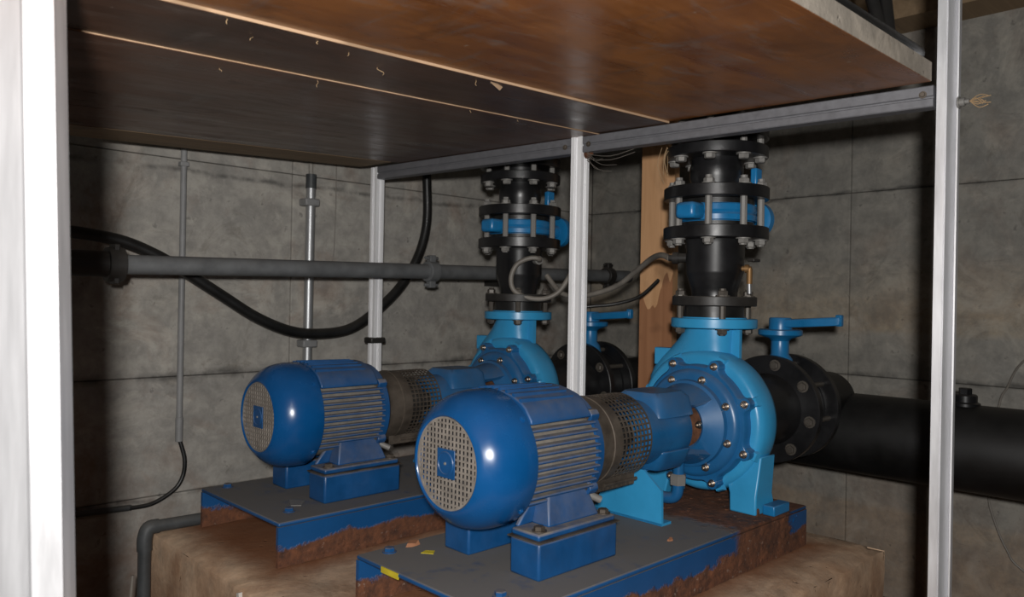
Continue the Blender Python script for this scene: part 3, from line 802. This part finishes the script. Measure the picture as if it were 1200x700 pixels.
b = MB().lathe((SX + 0.150, -0.028, 1.302), X1, [(0, 0.040), (0.003, 0.050), (0.024, 0.050), (0.030, 0.044), (0.032, 0.02)], 36)
b.build('mounting_disc', M_valveblue, vb)
MB().box(SX + 0.030, SX + 0.062, -0.100, -0.082, 1.373, 1.425).build('valve_tab', M_valveblue, bv, bevel=0.004)

sp_ = thing('pipe_spool', (SX, 0, 1.341), 'black flanged pipe spool topping the nearer discharge stack, up beyond the shelf', 'pipe fitting', 'black upper spools')
b = MB(); b.lathe((SX, 0, 0), Z1, [(1.36, 0.064), (1.385, 0.064), (1.400, 0.070), (1.430, 0.070), (1.440, 0.066), (1.47, 0.066), (1.53, 0.070), (ZC - 0.001, 0.070)], 44)
sb = b.build('spool_pipe', M_black, sp_)
b = MB(); flange(b, 1.3415, 1.373, 0.137); f1 = b.build('lower_flange', M_black, sp_)
b = MB(); flange(b, 1.452, 1.480, 0.133); f2 = b.build('upper_flange', M_black, sp_)
b = MB(); flange(b, 1.500, 1.532, 0.133); f3 = b.build('mating_flange', M_black, sp_)
nut_ring(f1, 0.116, 8, 1.373, False, nutbig, phase=ph8)
nut_ring(f2, 0.112, 8, 1.452, True, nutbig, phase=ph8)
stud_ring(f2, 0.112, 8, 1.440, 1.545, 0.0090, M_zinc, phase=ph8)
for src, lab in ((red, 'black flanged pipe reducer on the farther pump outlet, with a grey cable looped in front'),
                 (bv, 'blue wafer butterfly valve in the farther discharge stack, left of the centre post'),
                 (sp_, 'black flanged pipe spool topping the farther discharge stack, left of the centre post')):
    c = copy_tree(src); c.location += OFF_B; tag(c, lab)
    if src is red: red_b = c

co = MB().lathe((SX + 0.010, -0.068, 1.160), (0.3, -1, 0.0), [(0, 0.007), (0.014, 0.007), (0.014, 0.011), (0.024, 0.011), (0.024, 0.006), (0.030, 0.006)], 14)
co.cyl((SX + 0.018, -0.092, 1.160), (SX + 0.018, -0.092, 1.120), 0.0075, 12)
ck = co.build('drain_cock', M_brass, rbody)
MB().cyl((SX + 0.018, -0.092, 1.122), (SX + 0.016, -0.094, 1.094), 0.0055, 10).build('cock_spout', M_galv, ck)
MB().box(SX + 0.012, SX + 0.045, -0.108, -0.088, 1.178, 1.186).build('cock_lever', M_blackgrey, ck, bevel=0.002)

MB().lathe((SX - 0.02, 0.065, 1.190), (-0.35, 1, 0), [(0, 0.013), (0.030, 0.013), (0.030, 0.0165), (0.046, 0.0165), (0.046, 0.009), (0.058, 0.009)], 16).build('cable_gland', M_blackgrey, rbody)
rbody_b = [x for x in red_b.children if x.name.startswith('reducer_body')][0]
MB().lathe((0.896, 0.660, 1.196), (-0.35, -1, 0), [(0, 0.011), (0.022, 0.011), (0.022, 0.014), (0.034, 0.014), (0.034, 0.009), (0.042, 0.009)], 16).build('cable_gland', M_zinc, rbody_b)
# ------------------------------------------------------------------ suction valves and header
sv = thing('suction_valve', (1.285, 0, AX), 'black flanged suction valve with blue lever, right of the nearer pump casing', 'valve', 'black suction valves')
OS = Vector((0, 0, AX))
b = MB().lathe(OS, X1, [(0.976, 0.085), (1.10, 0.088), (1.13, 0.100), (1.19, 0.100), (1.212, 0.105)], 44)
b.build('suction_pipe', M_black, sv)
def xflange(x0, x1, R): return MB().lathe(OS, X1, [(x0, 0.06), (x0, R - 0.002), (x0 + 0.002, R), (x1 - 0.002, R), (x1, R - 0.002), (x1, 0.06)], 60, caps=False)
nf = xflange(1.212, 1.236, 0.158).build('near_flange', M_black, sv)
MB().lathe(OS, X1, [(1.236, 0.10), (1.240, 0.118), (1.330, 0.118), (1.334, 0.10)], 44).build('valve_body', M_black, sv)
ff_ = xflange(1.334, 1.358, 0.158).build('far_flange', M_black, sv)
xn = bolt_mesh('flange_nut', M_dullbolt, 0.0125, 0.012)
for i in range(8):
    t = math.radians(10) + i * PI / 4; d = Vector((0, math.cos(t), math.sin(t)))
    place(xn, 'flange_nut', nf, frame(-X1, OS + X1 * 1.212 + d * 0.132))
    st = MB().cyl(OS + X1 * 1.225 + d * 0.132, OS + X1 * 1.375 + d * 0.132, 0.0075, 8).build('stud', M_dullbolt, ff_)
    place(xn, 'flange_nut', ff_, frame(X1, OS + X1 * 1.358 + d * 0.132))
MB().lathe((1.285, 0, 0), Z1, [(AX + 0.10, 0.046), (0.905, 0.036), (0.918, 0.026), (0.958, 0.026), (0.966, 0.034), (0.974, 0.060), (0.977, 0.064), (0.990, 0.064), (0.993, 0.060), (0.993, 0.034), (1.003, 0.033), (1.024, 0.033), (1.028, 0.030)], 40).build('valve_neck', M_valveblue, sv)
lv = MB()
lv.prism([(1.262, -0.010, 1.000), (1.262, -0.045, 1.000), (1.270, -0.170, 1.008), (1.274, -0.184, 1.012), (1.300, -0.184, 1.012), (1.302, -0.170, 1.008), (1.308, -0.045, 1.000), (1.308, -0.010, 1.000)], (0, 0, 0.024))
lv.box(1.278, 1.296, -0.186, -0.168, 1.008, 1.041)
lv.build('lever', M_valveblue, sv, bevel=0.003)
sv_b = copy_tree(sv); sv_b.location += OFF_B
tag(sv_b, 'black flanged suction valve with blue lever, partly behind the pine plank', 'valve', 'black suction valves')

HX, HZ, HR = 1.625, 0.657, 0.127
hd = thing('header_pipe', (HX, -0.9, HZ - HR), 'thick black header pipe running along the right concrete wall', 'pipe')
MB().lathe((HX, -3.19, HZ), (0, 1, 0), [(0, HR), (4.49, HR)], 56).build('pipe_run', M_blackmatt, hd)
for yy in (0.0, 0.7307):
    MB().lathe((1.36, yy, AX), X1, [(0, 0.10), (0.02, 0.092), (0.20, 0.090), (0.27, 0.088)], 40).build('branch', M_blackmatt, hd)
cp = MB().lathe((HX, -0.408, HZ + HR - 0.004), Z1, [(0, 0.040), (0.008, 0.040), (0.012, 0.032), (0.030, 0.032), (0.034, 0.028)], 28)
cp.lathe((HX, -0.408, HZ + HR + 0.028), Z1, [(0, 0.018), (0.018, 0.018), (0.020, 0.016)], 6)
cp.build('plug', M_black, hd)
# strap that carries the header off the wall
for yy in (-1.9, 0.36):
    MB().box(HX + 0.05, XR - 0.0005, yy - 0.03, yy + 0.03, HZ - HR - 0.03, HZ - HR - 0.002).build('bracket', M_blackgrey, hd)

# ------------------------------------------------------------------ shelf: frame, boards
PHI = 0.045
def shz(u, v): return 1.525 + 0.045 * (u - 0.78) + 0.013 * (v - 0.1)
def sh(s, t, dz=0.0):
    u = s * math.cos(PHI) - t * math.sin(PHI); v = s * math.sin(PHI) + t * math.cos(PHI)
    return Vector((u, v, shz(u, v) + dz))
def slab(s0, s1, t0, t1, d0, d1):
    b = MB()
    return b.loft([[sh(s0, t0, d0), sh(s1, t0, d0), sh(s1, t1, d0), sh(s0, t1, d0)], [sh(s0, t0, d1), sh(s1, t0, d1), sh(s1, t1, d1), sh(s0, t1, d1)]])
fr = thing('shelf_frame', (0.70, 0.30, 0.0), 'aluminium shelf frame of bright posts, two whitened by flash glare, and a grey rail under the brown boards', 'shelf frame')
def slot_post(x, y, z0, z1, a=0.018, yaw=PHI):
    g0, g1, dp = a * 0.22, a * 0.36, a * 0.40
    side = [(-a, -a), (-g1, -a), (-g1, -a + 0.0016), (-g0, -a + 0.0016), (-g0, -a + dp), (g0, -a + dp), (g0, -a + 0.0016), (g1, -a + 0.0016), (g1, -a)]
    pts = []
    for k in range(4):
        c, s_ = math.cos(k * PI / 2 + yaw), math.sin(k * PI / 2 + yaw)
        for px_, py_ in side: pts.append((x + c * px_ - s_ * py_, y + s_ * px_ + c * py_, z0))
    return MB().prism(pts, (0, 0, z1 - z0))
PR, PC, PL = (0.775, -0.602), (0.703, 0.302), (0.643, 1.195)
ZPOSTC = 0.442
rp_ = [(-0.0205, -0.004), (-0.0140, 0.0195), (0.0020, 0.0195), (0.0028, 0.0180), (0.0042, 0.0195), (0.0050, 0.0195), (0.0155, -0.0120), (0.0165, -0.0040), (0.0195, -0.0040), (0.0195, -0.0195), (-0.0205, -0.0195)]
ca, sa = math.cos(PHI), math.sin(PHI)
def rpt(a, b): return Vector((PR[0] - b * ca + a * sa, PR[1] - b * sa - a * ca, 0))
pr = MB().prism([rpt(a, b) for a, b in rp_], (0, 0, 2.2)).build('post', M_alu, fr, smooth=0)
pc = slot_post(*PC, ZPOSTC, 1.520, 0.0180).build('post', M_alu_lit, fr, smooth=0)
plp = slot_post(*PL, 0.0, 1.525, 0.0170).build('post', M_alu_lit, fr, smooth=0)
def rail(a, b, za, zb, h=0.0435, name='rail'):
    A = Vector((a[0], a[1], za)); B = Vector((b[0], b[1], zb))
    d = (B - A); dn = Vector((d.x, d.y, 0)).normalized(); n = Vector((-dn.y, dn.x, 0))     # towards the camera side (-x)
    if n.x > 0: n = -n
    w_ = 0.017
    prof = [(-w_, 0), (w_ - 0.002, 0), (w_, 0.002), (w_, 0.016), (w_ - 0.004, 0.018), (w_ - 0.004, 0.021), (w_, 0.023), (w_, h - 0.002), (w_ - 0.002, h), (-w_, h)]
    return MB().prism([A + n * x + Z1 * z for x, z in prof], d).build(name, M_alu_dull, fr, smooth=0)
def toward(p, q, k):
    d = Vector((q[0] - p[0], q[1] - p[1])); d = d / d.length * k; return (p[0] + d.x, p[1] + d.y)
zR, zC_, zL = 1.471, 1.4750, 1.4820
ra = rail(toward(PR, PC, 0.021), toward(PC, PR, 0.020), zR, zC_)
rb_ = rail(toward(PC, PL, 0.020), toward(PL, PC, 0.019), zC_, zL)
sm = bolt_mesh('bracket_bolt', M_guard, 0.0055, 0.006)
for (p, q, zz) in ((PR, PC, zR + 0.026), (PC, PR, zC_ + 0.020), (PC, PL, zC_ + 0.020)):
    e = toward(p, q, 0.040); d = Vector((PC[0] - PR[0], PC[1] - PR[1], 0)).normalized(); n = Vector((-d.y, d.x, 0)); n = n if n.x < 0 else -n
    place(sm, 'bracket_bolt', ra if p != PC or q == PR else rb_, frame(n, Vector((e[0], e[1], zz)) + n * 0.017))
for p, sgn, zz in ((PR, -1, 1.476), (PC, -1, 1.472)):
    bo = MB().lathe((p[0] + 0.004, p[1] + sgn * 0.0195, zz), (0, sgn, 0), [(0, 0.012), (0.003, 0.012), (0.003, 0.0085), (0.012, 0.0085), (0.0125, 0.005), (0.020, 0.005)], 10)
    bo.build('end_bolt', M_rust if p == PC else M_zinc, pr if p == PR else pc)
MB().box(PL[0] - 0.030, PL[0] + 0.030, PL[1] - 0.024, PL[1] + 0.024, 0.905, 0.925).build('pipe_clip', M_blackgrey, fr, bevel=0.004)
# near-left post: a wide section seen from very close
NX, NY = -0.7175, -0.205
pz = shz(NX, NY) - 0.004
prof = [(-0.040, 0.040), (-0.0160, 0.002), (-0.0150, -0.005), (0.0135, -0.005), (0.0150, 0.0), (0.036, 0.032), (0.036, 0.050), (-0.040, 0.050)]
c_, s_ = math.cos(PHI - 0.02), math.sin(PHI - 0.02)
lean = -RIGHT * 0.034                                    # this post stands a little out of plumb
MB().prism([Vector((NX + c_ * a - s_ * b_, NY + s_ * a + c_ * b_, 0.0)) - lean * 1.07 for a, b_ in prof], Vector((0.0, 0, pz)) + lean * pz).build('wide_post', M_alu, fr, smooth=0)

def board(name, t0, t1, d0, th, m_face, m_edge, label, s0=-1.9, s1=0.715, group='brown shutter boards'):
    o = slab(s0, s1, t0, t1, d0, d0 + th)
    ob = tag(o.build(name, m_face, org=sh(0, (t0 + t1) / 2, d0), smooth=0), label, 'board', group)
    ed = MB().loft([[sh(s0, t0 - 0.0012, d0 + 0.0008), sh(s1, t0 - 0.0012, d0 + 0.0008), sh(s1, t0 + 0.0005, d0 + 0.0008), sh(s0, t0 + 0.0005, d0 + 0.0008)],
                    [sh(s0, t0 - 0.0012, d0 + th), sh(s1, t0 - 0.0012, d0 + th), sh(s1, t0 + 0.0005, d0 + th), sh(s0, t0 + 0.0005, d0 + th)]])
    ed.build('edge_band', m_edge, ob, smooth=0)
    return ob
b1 = board('shutter_board', -0.615, -0.0155, 0.0035, 0.038, M_film, M_edge_grey, 'orange-brown scuffed board overhead on the right, with thick concrete-smeared edge')
b2 = board('shutter_board', -0.0130, 0.2030, -0.0018, 0.030, M_film_dark, M_edge, 'narrow dark brown board overhead between the two pale edge lines')
b3 = board('shutter_board', 0.2055, 1.0300, -0.0042, 0.030, M_film_mid, M_edge, 'wide dark brown board overhead on the left, over the rear pump')
tb1 = tag(slab(-1.9, 0.655, 1.034, 1.118, -0.005, 0.05).build('timber_beam', M_timber, org=sh(0, 1.08), bevel=0.002, smooth=0), 'old timber bearer overhead next to the wide dark board', 'beam', 'timber bearers at the pale wall')
tb2 = tag(slab(-1.9, 0.655, 1.121, 1.213, -0.0045, 0.05).build('timber_beam', M_timber, org=sh(0, 1.17), bevel=0.002, smooth=0), 'old timber bearer overhead, outermost towards the pale wall', 'beam', 'timber bearers at the pale wall')
# slivers hanging from the board edges
def sliver(par, s, t, dz, L, ang, mat=M_sliver, r=0.0007):
    p = sh(s, t, dz + 0.001); d = Vector((math.sin(ang) * 0.6, math.cos(ang) * 0.2, -1)).normalized()
    s2 = Vector((math.cos(ang * 3), math.sin(ang * 2), 0)) * L * 0.25
    MB().tube([p, p + d * L * 0.35 + s2, p + d * L * 0.7 - s2 * 0.6, p + d * L], [r, r, r * 0.9, r * 0.4], 5, 3).build('wood_sliver', mat, par)
SL = 0.6
for s, t, L, a in ((-0.45, -0.004, 0.018, 0.3), (-0.30, 0.00, 0.015, 2.0), (-0.13, 0.06, 0.030, 1.0), (0.06, 0.012, 0.022, 2.6), (-0.38, 0.05, 0.02, 4.0), (-0.22, 0.02, 0.018, 5.0)):
    sliver(b2, s, t, 0.0005, L * SL, a)
for s, t, L, a in ((-0.16, 0.214, 0.024, 0.2), (0.24, 0.214, 0.012, 1.5), (-0.33, 0.26, 0.012, 0.8), (0.40, 0.215, 0.010, 3.0)):
    sliver(b3, s, t, -0.0042, L * SL, a)
MB().prism([sh(0.085, -0.012, 0.001), sh(0.13, 0.004, -0.004), sh(0.128, 0.010, -0.010), sh(0.088, -0.004, -0.003)], (0, 0.002, 0.003)).build('wood_sliver', M_edge, b2)

# things stored on top of the shelf, seen past the board edge at the right
T1 = 0.0415 + 0.0005
rod = MB().tube([sh(-0.5, -0.585, T1 + 0.017), sh(0.30, -0.588, T1 + 0.017), sh(0.48, -0.590, T1 + 0.017), sh(0.70, -0.592, T1 + 0.017)], 0.016, 14, 1)
rodo = tag(rod.build('black_hose', M_rubber, org=sh(0, -0.588, T1)), 'glossy black hose lying along the top edge of the right shelf board', 'hose')
MB().lathe(sh(0.20, -0.588, T1 + 0.017), (math.cos(PHI), math.sin(PHI), 0.045), [(0, 0.017), (0.003, 0.0165), (0.03, 0.0165), (0.033, 0.017)], 16).build('clamp_band', M_zinc, rodo)
def leaning(name, p0, p1, r, label, group):
    return tag(MB().cyl(p0, p1, r, 16).build(name, M_black, org=p0), label, 'rod', group)
leaning('black_rod', sh(0.66, -0.552, T1 + 0.006), (1.00, -0.30, 2.05), 0.013, 'thin black rod leaning above the shelf, the left one beside the right post', 'leaning rods')
leaning('black_rod', sh(0.685, -0.548, T1 + 0.006), (1.06, -0.345, 2.05), 0.016, 'thicker black rod leaning above the shelf, closest to the right post', 'leaning rods')
tag(MB().box(1.88, XR - 0.001, -1.6, 1.2, 2.06, 2.20).build('timber_beam', M_timber, org=(1.96, 0, 2.06), smooth=0), 'brown timber beam high on the right wall above the shelf', 'beam')

# ------------------------------------------------------------------ pipes and cables on the walls
gp = thing('grey_pipe', (0.4, 1.08, 1.10), 'horizontal grey wrapped pipe crossing in front of the pale wall', 'pipe')
MB().tube([(-1.6, 1.08, 1.128), (-0.22, 1.08, 1.143), (0.85, 1.08, 1.163)], 0.0262, 20, 1).build('pipe_run', M_greypipe, gp)
MB().tube([(0.85, 1.08, 1.163), (1.95, 1.08, 1.182)], 0.0262, 20, 1).build('pipe_run', M_greypipe, gp)
def coupling(x, z, mat=M_greypipe):
    b = MB().lathe((x - 0.022, 1.08, z), X1, [(0, 0.03), (0.002, 0.037), (0.042, 0.037), (0.044, 0.03)], 24)
    b.box(x - 0.013, x + 0.013, 1.068, 1.092, z + 0.028, z + 0.058); b.box(x - 0.013, x + 0.013, 1.068, 1.092, z - 0.058, z - 0.028)
    b.cyl((x - 0.03, 1.08, z + 0.048), (x + 0.03, 1.08, z + 0.048), 0.006, 8); b.cyl((x - 0.03, 1.08, z - 0.048), (x + 0.03, 1.08, z - 0.048), 0.006, 8)
    return b.build('pipe_coupling', mat, gp, bevel=0.004)
coupling(0.80, 1.162); coupling(1.80, 1.180, M_blackgrey)
b = MB().lathe((-0.275, 1.08, 1.142), X1, [(-0.20, 0.034), (0, 0.034), (0, 0.045), (0.040, 0.045), (0.040, 0.03)], 24); b.build('pipe_coupling', M_blackgrey, gp)
MB().box(-0.262, -0.248, 1.055, 1.105, 1.09, 1.195).build('clamp_ear', M_blackgrey, gp, bevel=0.003)
for x in (-1.0, 1.35): MB().box(x - 0.015, x + 0.015, 1.08, YL - 0.0005, 1.11 + 0.012 * (x > 0), 1.135 + 0.012 * (x > 0)).build('wall_bracket', M_blackgrey, gp)

ho = [(-1.2, 1.29, 1.20), (-0.5, 1.27, 1.245), (-0.306, 1.265, 1.233), (-0.184, 1.265, 1.217), (-0.089, 1.265, 1.183), (-0.001, 1.265, 1.136), (0.119, 1.265, 1.063), (0.234, 1.265, 0.995), (0.356, 1.27, 0.949), (0.468, 1.27, 0.938), (0.588, 1.27, 0.954), (0.695, 1.27, 1.015), (0.807, 1.27, 1.112), (0.885, 1.27, 1.228), (0.923, 1.27, 1.361), (0.919, 1.27, 1.542), (0.90, 1.27, 1.9), (0.90, 1.27, ZC)]
tag(MB().tube(ho, 0.0175, 16, 6).build('black_hose', M_rubber, org=(0.4, 1.27, 0.93)), 'thick black hose sagging in a deep loop along the pale wall', 'hose')

c1 = thing('thin_conduit', (0.036, 1.36, 0.62), 'thin grey plastic conduit down the pale wall with a black cable leaving it', 'conduit')
MB().tube([(0.036, 1.378, ZC - 0.002), (0.036, 1.378, 0.640)], 0.0095, 14, 1).build('tube', M_greyplastic, c1)
MB().lathe((0.036, 1.378, 0.600), Z1, [(0, 0.0115), (0.075, 0.0115), (0.077, 0.0095)], 14).build('end_sleeve', M_greyplastic, c1)
MB().box(0.022, 0.050, 1.366, YL - 0.0005, 1.470, 1.485).build('clip', M_greyplastic, c1, bevel=0.003)
MB().tube([(0.037, 1.378, 0.605), (0.043, 1.375, 0.585), (0.052, 1.37, 0.54), (0.047, 1.37, 0.49), (0.02, 1.37, 0.450), (-0.044, 1.37, 0.418), (-0.111, 1.37, 0.415)], 0.0065, 10, 6).build('cable', M_rubber, c1)
MB().tube([(-0.105, 1.375, 0.415), (-0.258, 1.375, 0.421), (-0.9, 1.375, 0.42)], 0.009, 10, 1).build('cable_sleeve', M_darkgrey, c1)

c2 = thing('metal_conduit', (0.472, 1.35, 0.70), 'shiny galvanised conduit clipped upright to the pale wall', 'conduit')
MB().tube([(0.476, 1.362, 1.455), (0.471, 1.362, 0.50)], 0.0165, 20, 1).build('tube', M_galv, c2)
MB().lathe((0.476, 1.362, 1.448), Z1, [(0, 0.0185), (0.050, 0.0185), (0.050, 0.014)], 20).build('socket', M_darkgrey, c2)
for z in (1.398, 0.899):
    MB().box(0.444, 0.500, 1.338, YL - 0.0005, z - 0.013, z + 0.013).build('saddle_clip', M_greyplastic, c2, bevel=0.005)
for dx in (-0.006, 0.006):
    MB().tube([(0.476 + dx, 1.362, 1.49), (0.474 + dx * 1.3, 1.365, 1.6), (0.474 + dx, 1.365, ZC)], 0.0016, 6, 2).build('wire', M_cable, c2)
tag(MB().tube([(0.590, 1.386, ZC), (0.592, 1.386, 1.40), (0.584, 1.386, 1.20)], 0.0018, 6, 2).build('hanging_wire', M_cable, org=(0.59, 1.386, 1.2)), 'thin loose wire hanging on the pale wall between conduit and left post', 'wire')

dp = thing('drain_pipe', (-0.16, 1.0, 0.0), 'dark grey plastic drain pipe elbowing down beside the plinth', 'pipe')
MB().tube([(-0.045, 0.985, 0.456), (-0.175, 0.985, 0.458)], 0.0160, 16, 1).build('pipe_run', M_darkgrey, dp)
MB().tube([(-0.165, 0.985, 0.458), (-0.190, 0.985, 0.456), (-0.199, 0.985, 0.430), (-0.199, 0.985, 0.40)], 0.0185, 16, 5).build('elbow', M_darkgrey, dp)
MB().tube([(-0.199, 0.985, 0.41), (-0.199, 0.985, 0.0)], 0.0160, 16, 1).build('pipe_run', M_darkgrey, dp)
tag(MB().tube([(-0.225, 0.99, 0.34), (-0.232, 0.985, 0.25), (-0.228, 0.985, 0.12), (-0.24, 0.98, 0.004)], 0.004, 8, 5).build('thin_tube', M_cable, org=(-0.23, 0.985, 0.0)), 'thin pale tube hanging beside the grey drain pipe', 'tube')

# pine plank between the stacks
pk = thing('pine_plank', (1.29, 0.47, 0.0), 'upright bare pine plank behind the nearer black stack', 'plank')
PA, PB_, PC2 = Vector((1.285, 0.522, 0)), Vector((1.315, 0.407, 0)), Vector((1.365, 0.421, 0))
PD = PA + (PC2 - PB_)
def plank_part(z0, z1, name, mat, ext=0.0):
    a = (PA + PB_ + PC2 + PD) / 4
    q = [a + (p - a) * (1 + ext) for p in (PA, PB_, PC2, PD)]
    return MB().prism([p + Z1 * z0 for p in q], (0, 0, z1 - z0)).build(name, mat, pk, smooth=0)
plank_part(0.0, ZC - 0.001, 'plank_body', M_plank)
dA, dB = PA + (PA - PB_).normalized() * 0.0, PB_
nrm = (PB_ - PA).cross(Z1).normalized()
nrm = nrm if nrm.x < 0 else -nrm
N = 24; pts = []
for i in range(N + 1):
    q = PA.lerp(PB_, i / N) + nrm * 0.0008
    k = i / N
    kk = [(0, 1.105), (0.12, 1.075), (0.28, 1.035), (0.40, 1.060), (0.50, 1.045), (0.62, 1.10), (0.76, 1.165), (0.84, 1.175), (0.92, 1.13), (1.0, 1.16)]
    for (ka, za), (kb, zb) in zip(kk, kk[1:]):
        if ka <= k <= kb: zt = za + (zb - za) * (k - ka) / (kb - ka)
    zt += random.uniform(-0.006, 0.006)
    pts.append(q + Z1 * zt)
MB().prism([PA + nrm * 0.0008 + Z1 * 0.2] + pts + [PB_ + nrm * 0.0008 + Z1 * 0.2], -nrm * 0.001).build('damp_stain', M_plank_wet, pk, smooth=0)

# cables between the stacks
def B(p): return tuple(Vector(p) + OFF_B)
gl = Vector((SX - 0.038, 0.118, 1.190))
tag(MB().tube([gl, (0.90, 0.165, 1.201), (0.955, 0.24, 1.194), (1.0, 0.328, 1.160), (1.02, 0.42, 1.115), (0.99, 0.52, 1.085), (0.97, 0.60, 1.09), (0.955, 0.66, 1.15)], 0.0085, 12, 6).build('grey_cable', M_cable, org=gl), 'thick grey cable drooping left from the nearer stack past the pine plank', 'cable', 'grey pressure-switch cables')
tag(MB().tube([(0.882, 0.622, 1.196), (0.866, 0.612, 1.200), (0.845, 0.632, 1.201), (0.82, 0.663, 1.181), (0.807, 0.676, 1.139), (0.814, 0.670, 1.098), (0.845, 0.639, 1.075), (0.885, 0.601, 1.073), (0.918, 0.569, 1.096), (0.943, 0.545, 1.151), (0.958, 0.53, 1.212)], 0.0080, 12, 6).build('grey_cable', M_cable, org=(0.882, 0.622, 1.196)), 'thick grey cable looped in front of the farther stack', 'cable', 'grey pressure-switch cables')
tag(MB().tube([(0.98, 0.55, 1.045), (1.02, 0.50, 1.052), (1.06, 0.45, 1.06), (1.12, 0.40, 1.085), (1.18, 0.37, 1.14)], 0.006, 10, 6).build('black_cable', M_rubber, org=(1.02, 0.5, 1.05)), 'thin black cable curving below the grey cable beside the pine plank', 'cable')
bd = MB().tube([(0.80, 0.80, 1.190), (0.83, 0.92, 1.18)], 0.012, 12, 1)
# thin wires on the right wall
tag(MB().tube([(2.03, -0.60, 1.0), (2.03, -0.464, 0.898), (2.03, -0.418, 0.805), (2.03, -0.399, 0.761), (2.03, -0.38, 0.62), (2.03, -0.369, 0.453), (2.03, -0.388, 0.363), (2.03, -0.426, 0.273), (2.03, -0.475, 0.216), (2.03, -0.7, 0.10)], 0.0035, 8, 5).build('thin_wire', M_cable, org=(2.03, -0.4, 0.6)), 'thin wire bowing down the right wall behind the black header pipe', 'wire')
# cobwebs round the centre and right posts
cw = MB()
r_ = random.Random(4)
for i in range(7):
    a = Vector((PC[0] - 0.005, PC[1] - 0.03, 1.478 - 0.004 * i)); e = a + Vector((r_.uniform(-0.02, 0.03), -r_.uniform(0.05, 0.16), r_.uniform(-0.06, 0.02)))
    cw.tube([a, (a + e) / 2 + Vector((0, 0, -0.012)), e], 0.0007, 4, 3)
tag(cw.build('cobweb', M_web, org=(PC[0], PC[1] - 0.03, 1.478)), 'dusty cobweb strands hanging right of the centre post under the rail', 'cobweb', kind='stuff')
wb = MB()
for i in range(9):
    a = Vector((PR[0] + 0.004, PR[1] - 0.040, 1.476)); e = a + Vector((r_.uniform(-0.01, 0.03), -r_.uniform(0.012, 0.036), r_.uniform(-0.012, 0.012)))
    wb.tube([a, (a + e) / 2 + Vector((0, 0, r_.uniform(-0.01, 0.01))), e], 0.0009, 4, 3)
tag(wb.build('straw_tuft', M_sliver, org=(PR[0] + 0.004, PR[1] - 0.04, 1.476)), 'small tuft of straw caught on the right post bolt', 'straw', kind='stuff')

# strands of straw caught on the nearer stack's top flange
st = MB(); r_ = random.Random(11)
for i in range(6):
    a = Vector((0.822 + r_.uniform(-0.01, 0.012), 0.098 + r_.uniform(-0.03, 0.02), 1.484)); e = a + Vector((r_.uniform(-0.02, 0.005), r_.uniform(-0.012, 0.012), -r_.uniform(0.05, 0.10)))
    st.tube([a, (a + e) / 2 + Vector((-0.012, r_.uniform(-0.01, 0.01), 0)), e], 0.0008, 4, 3)
tag(st.build('straw_strands', M_sliver, org=(0.822, 0.098, 1.484)), 'dry straw strands hanging from the top flange of the nearer black stack', 'straw', kind='stuff')
M_chip = simple('old_white_paint', (0.55, 0.52, 0.48), 0.8)
n = 9; rr = [0.010 * random.uniform(0.6, 1.2) for _ in range(n)]
MB().prism([(-0.1755, 0.492 + rr[i] * 0.8 * math.cos(2 * PI * i / n), 0.412 + rr[i] * 1.5 * math.sin(2 * PI * i / n)) for i in range(n)], (0.010, 0, 0)).build('paint_chip', M_chip, plinth)
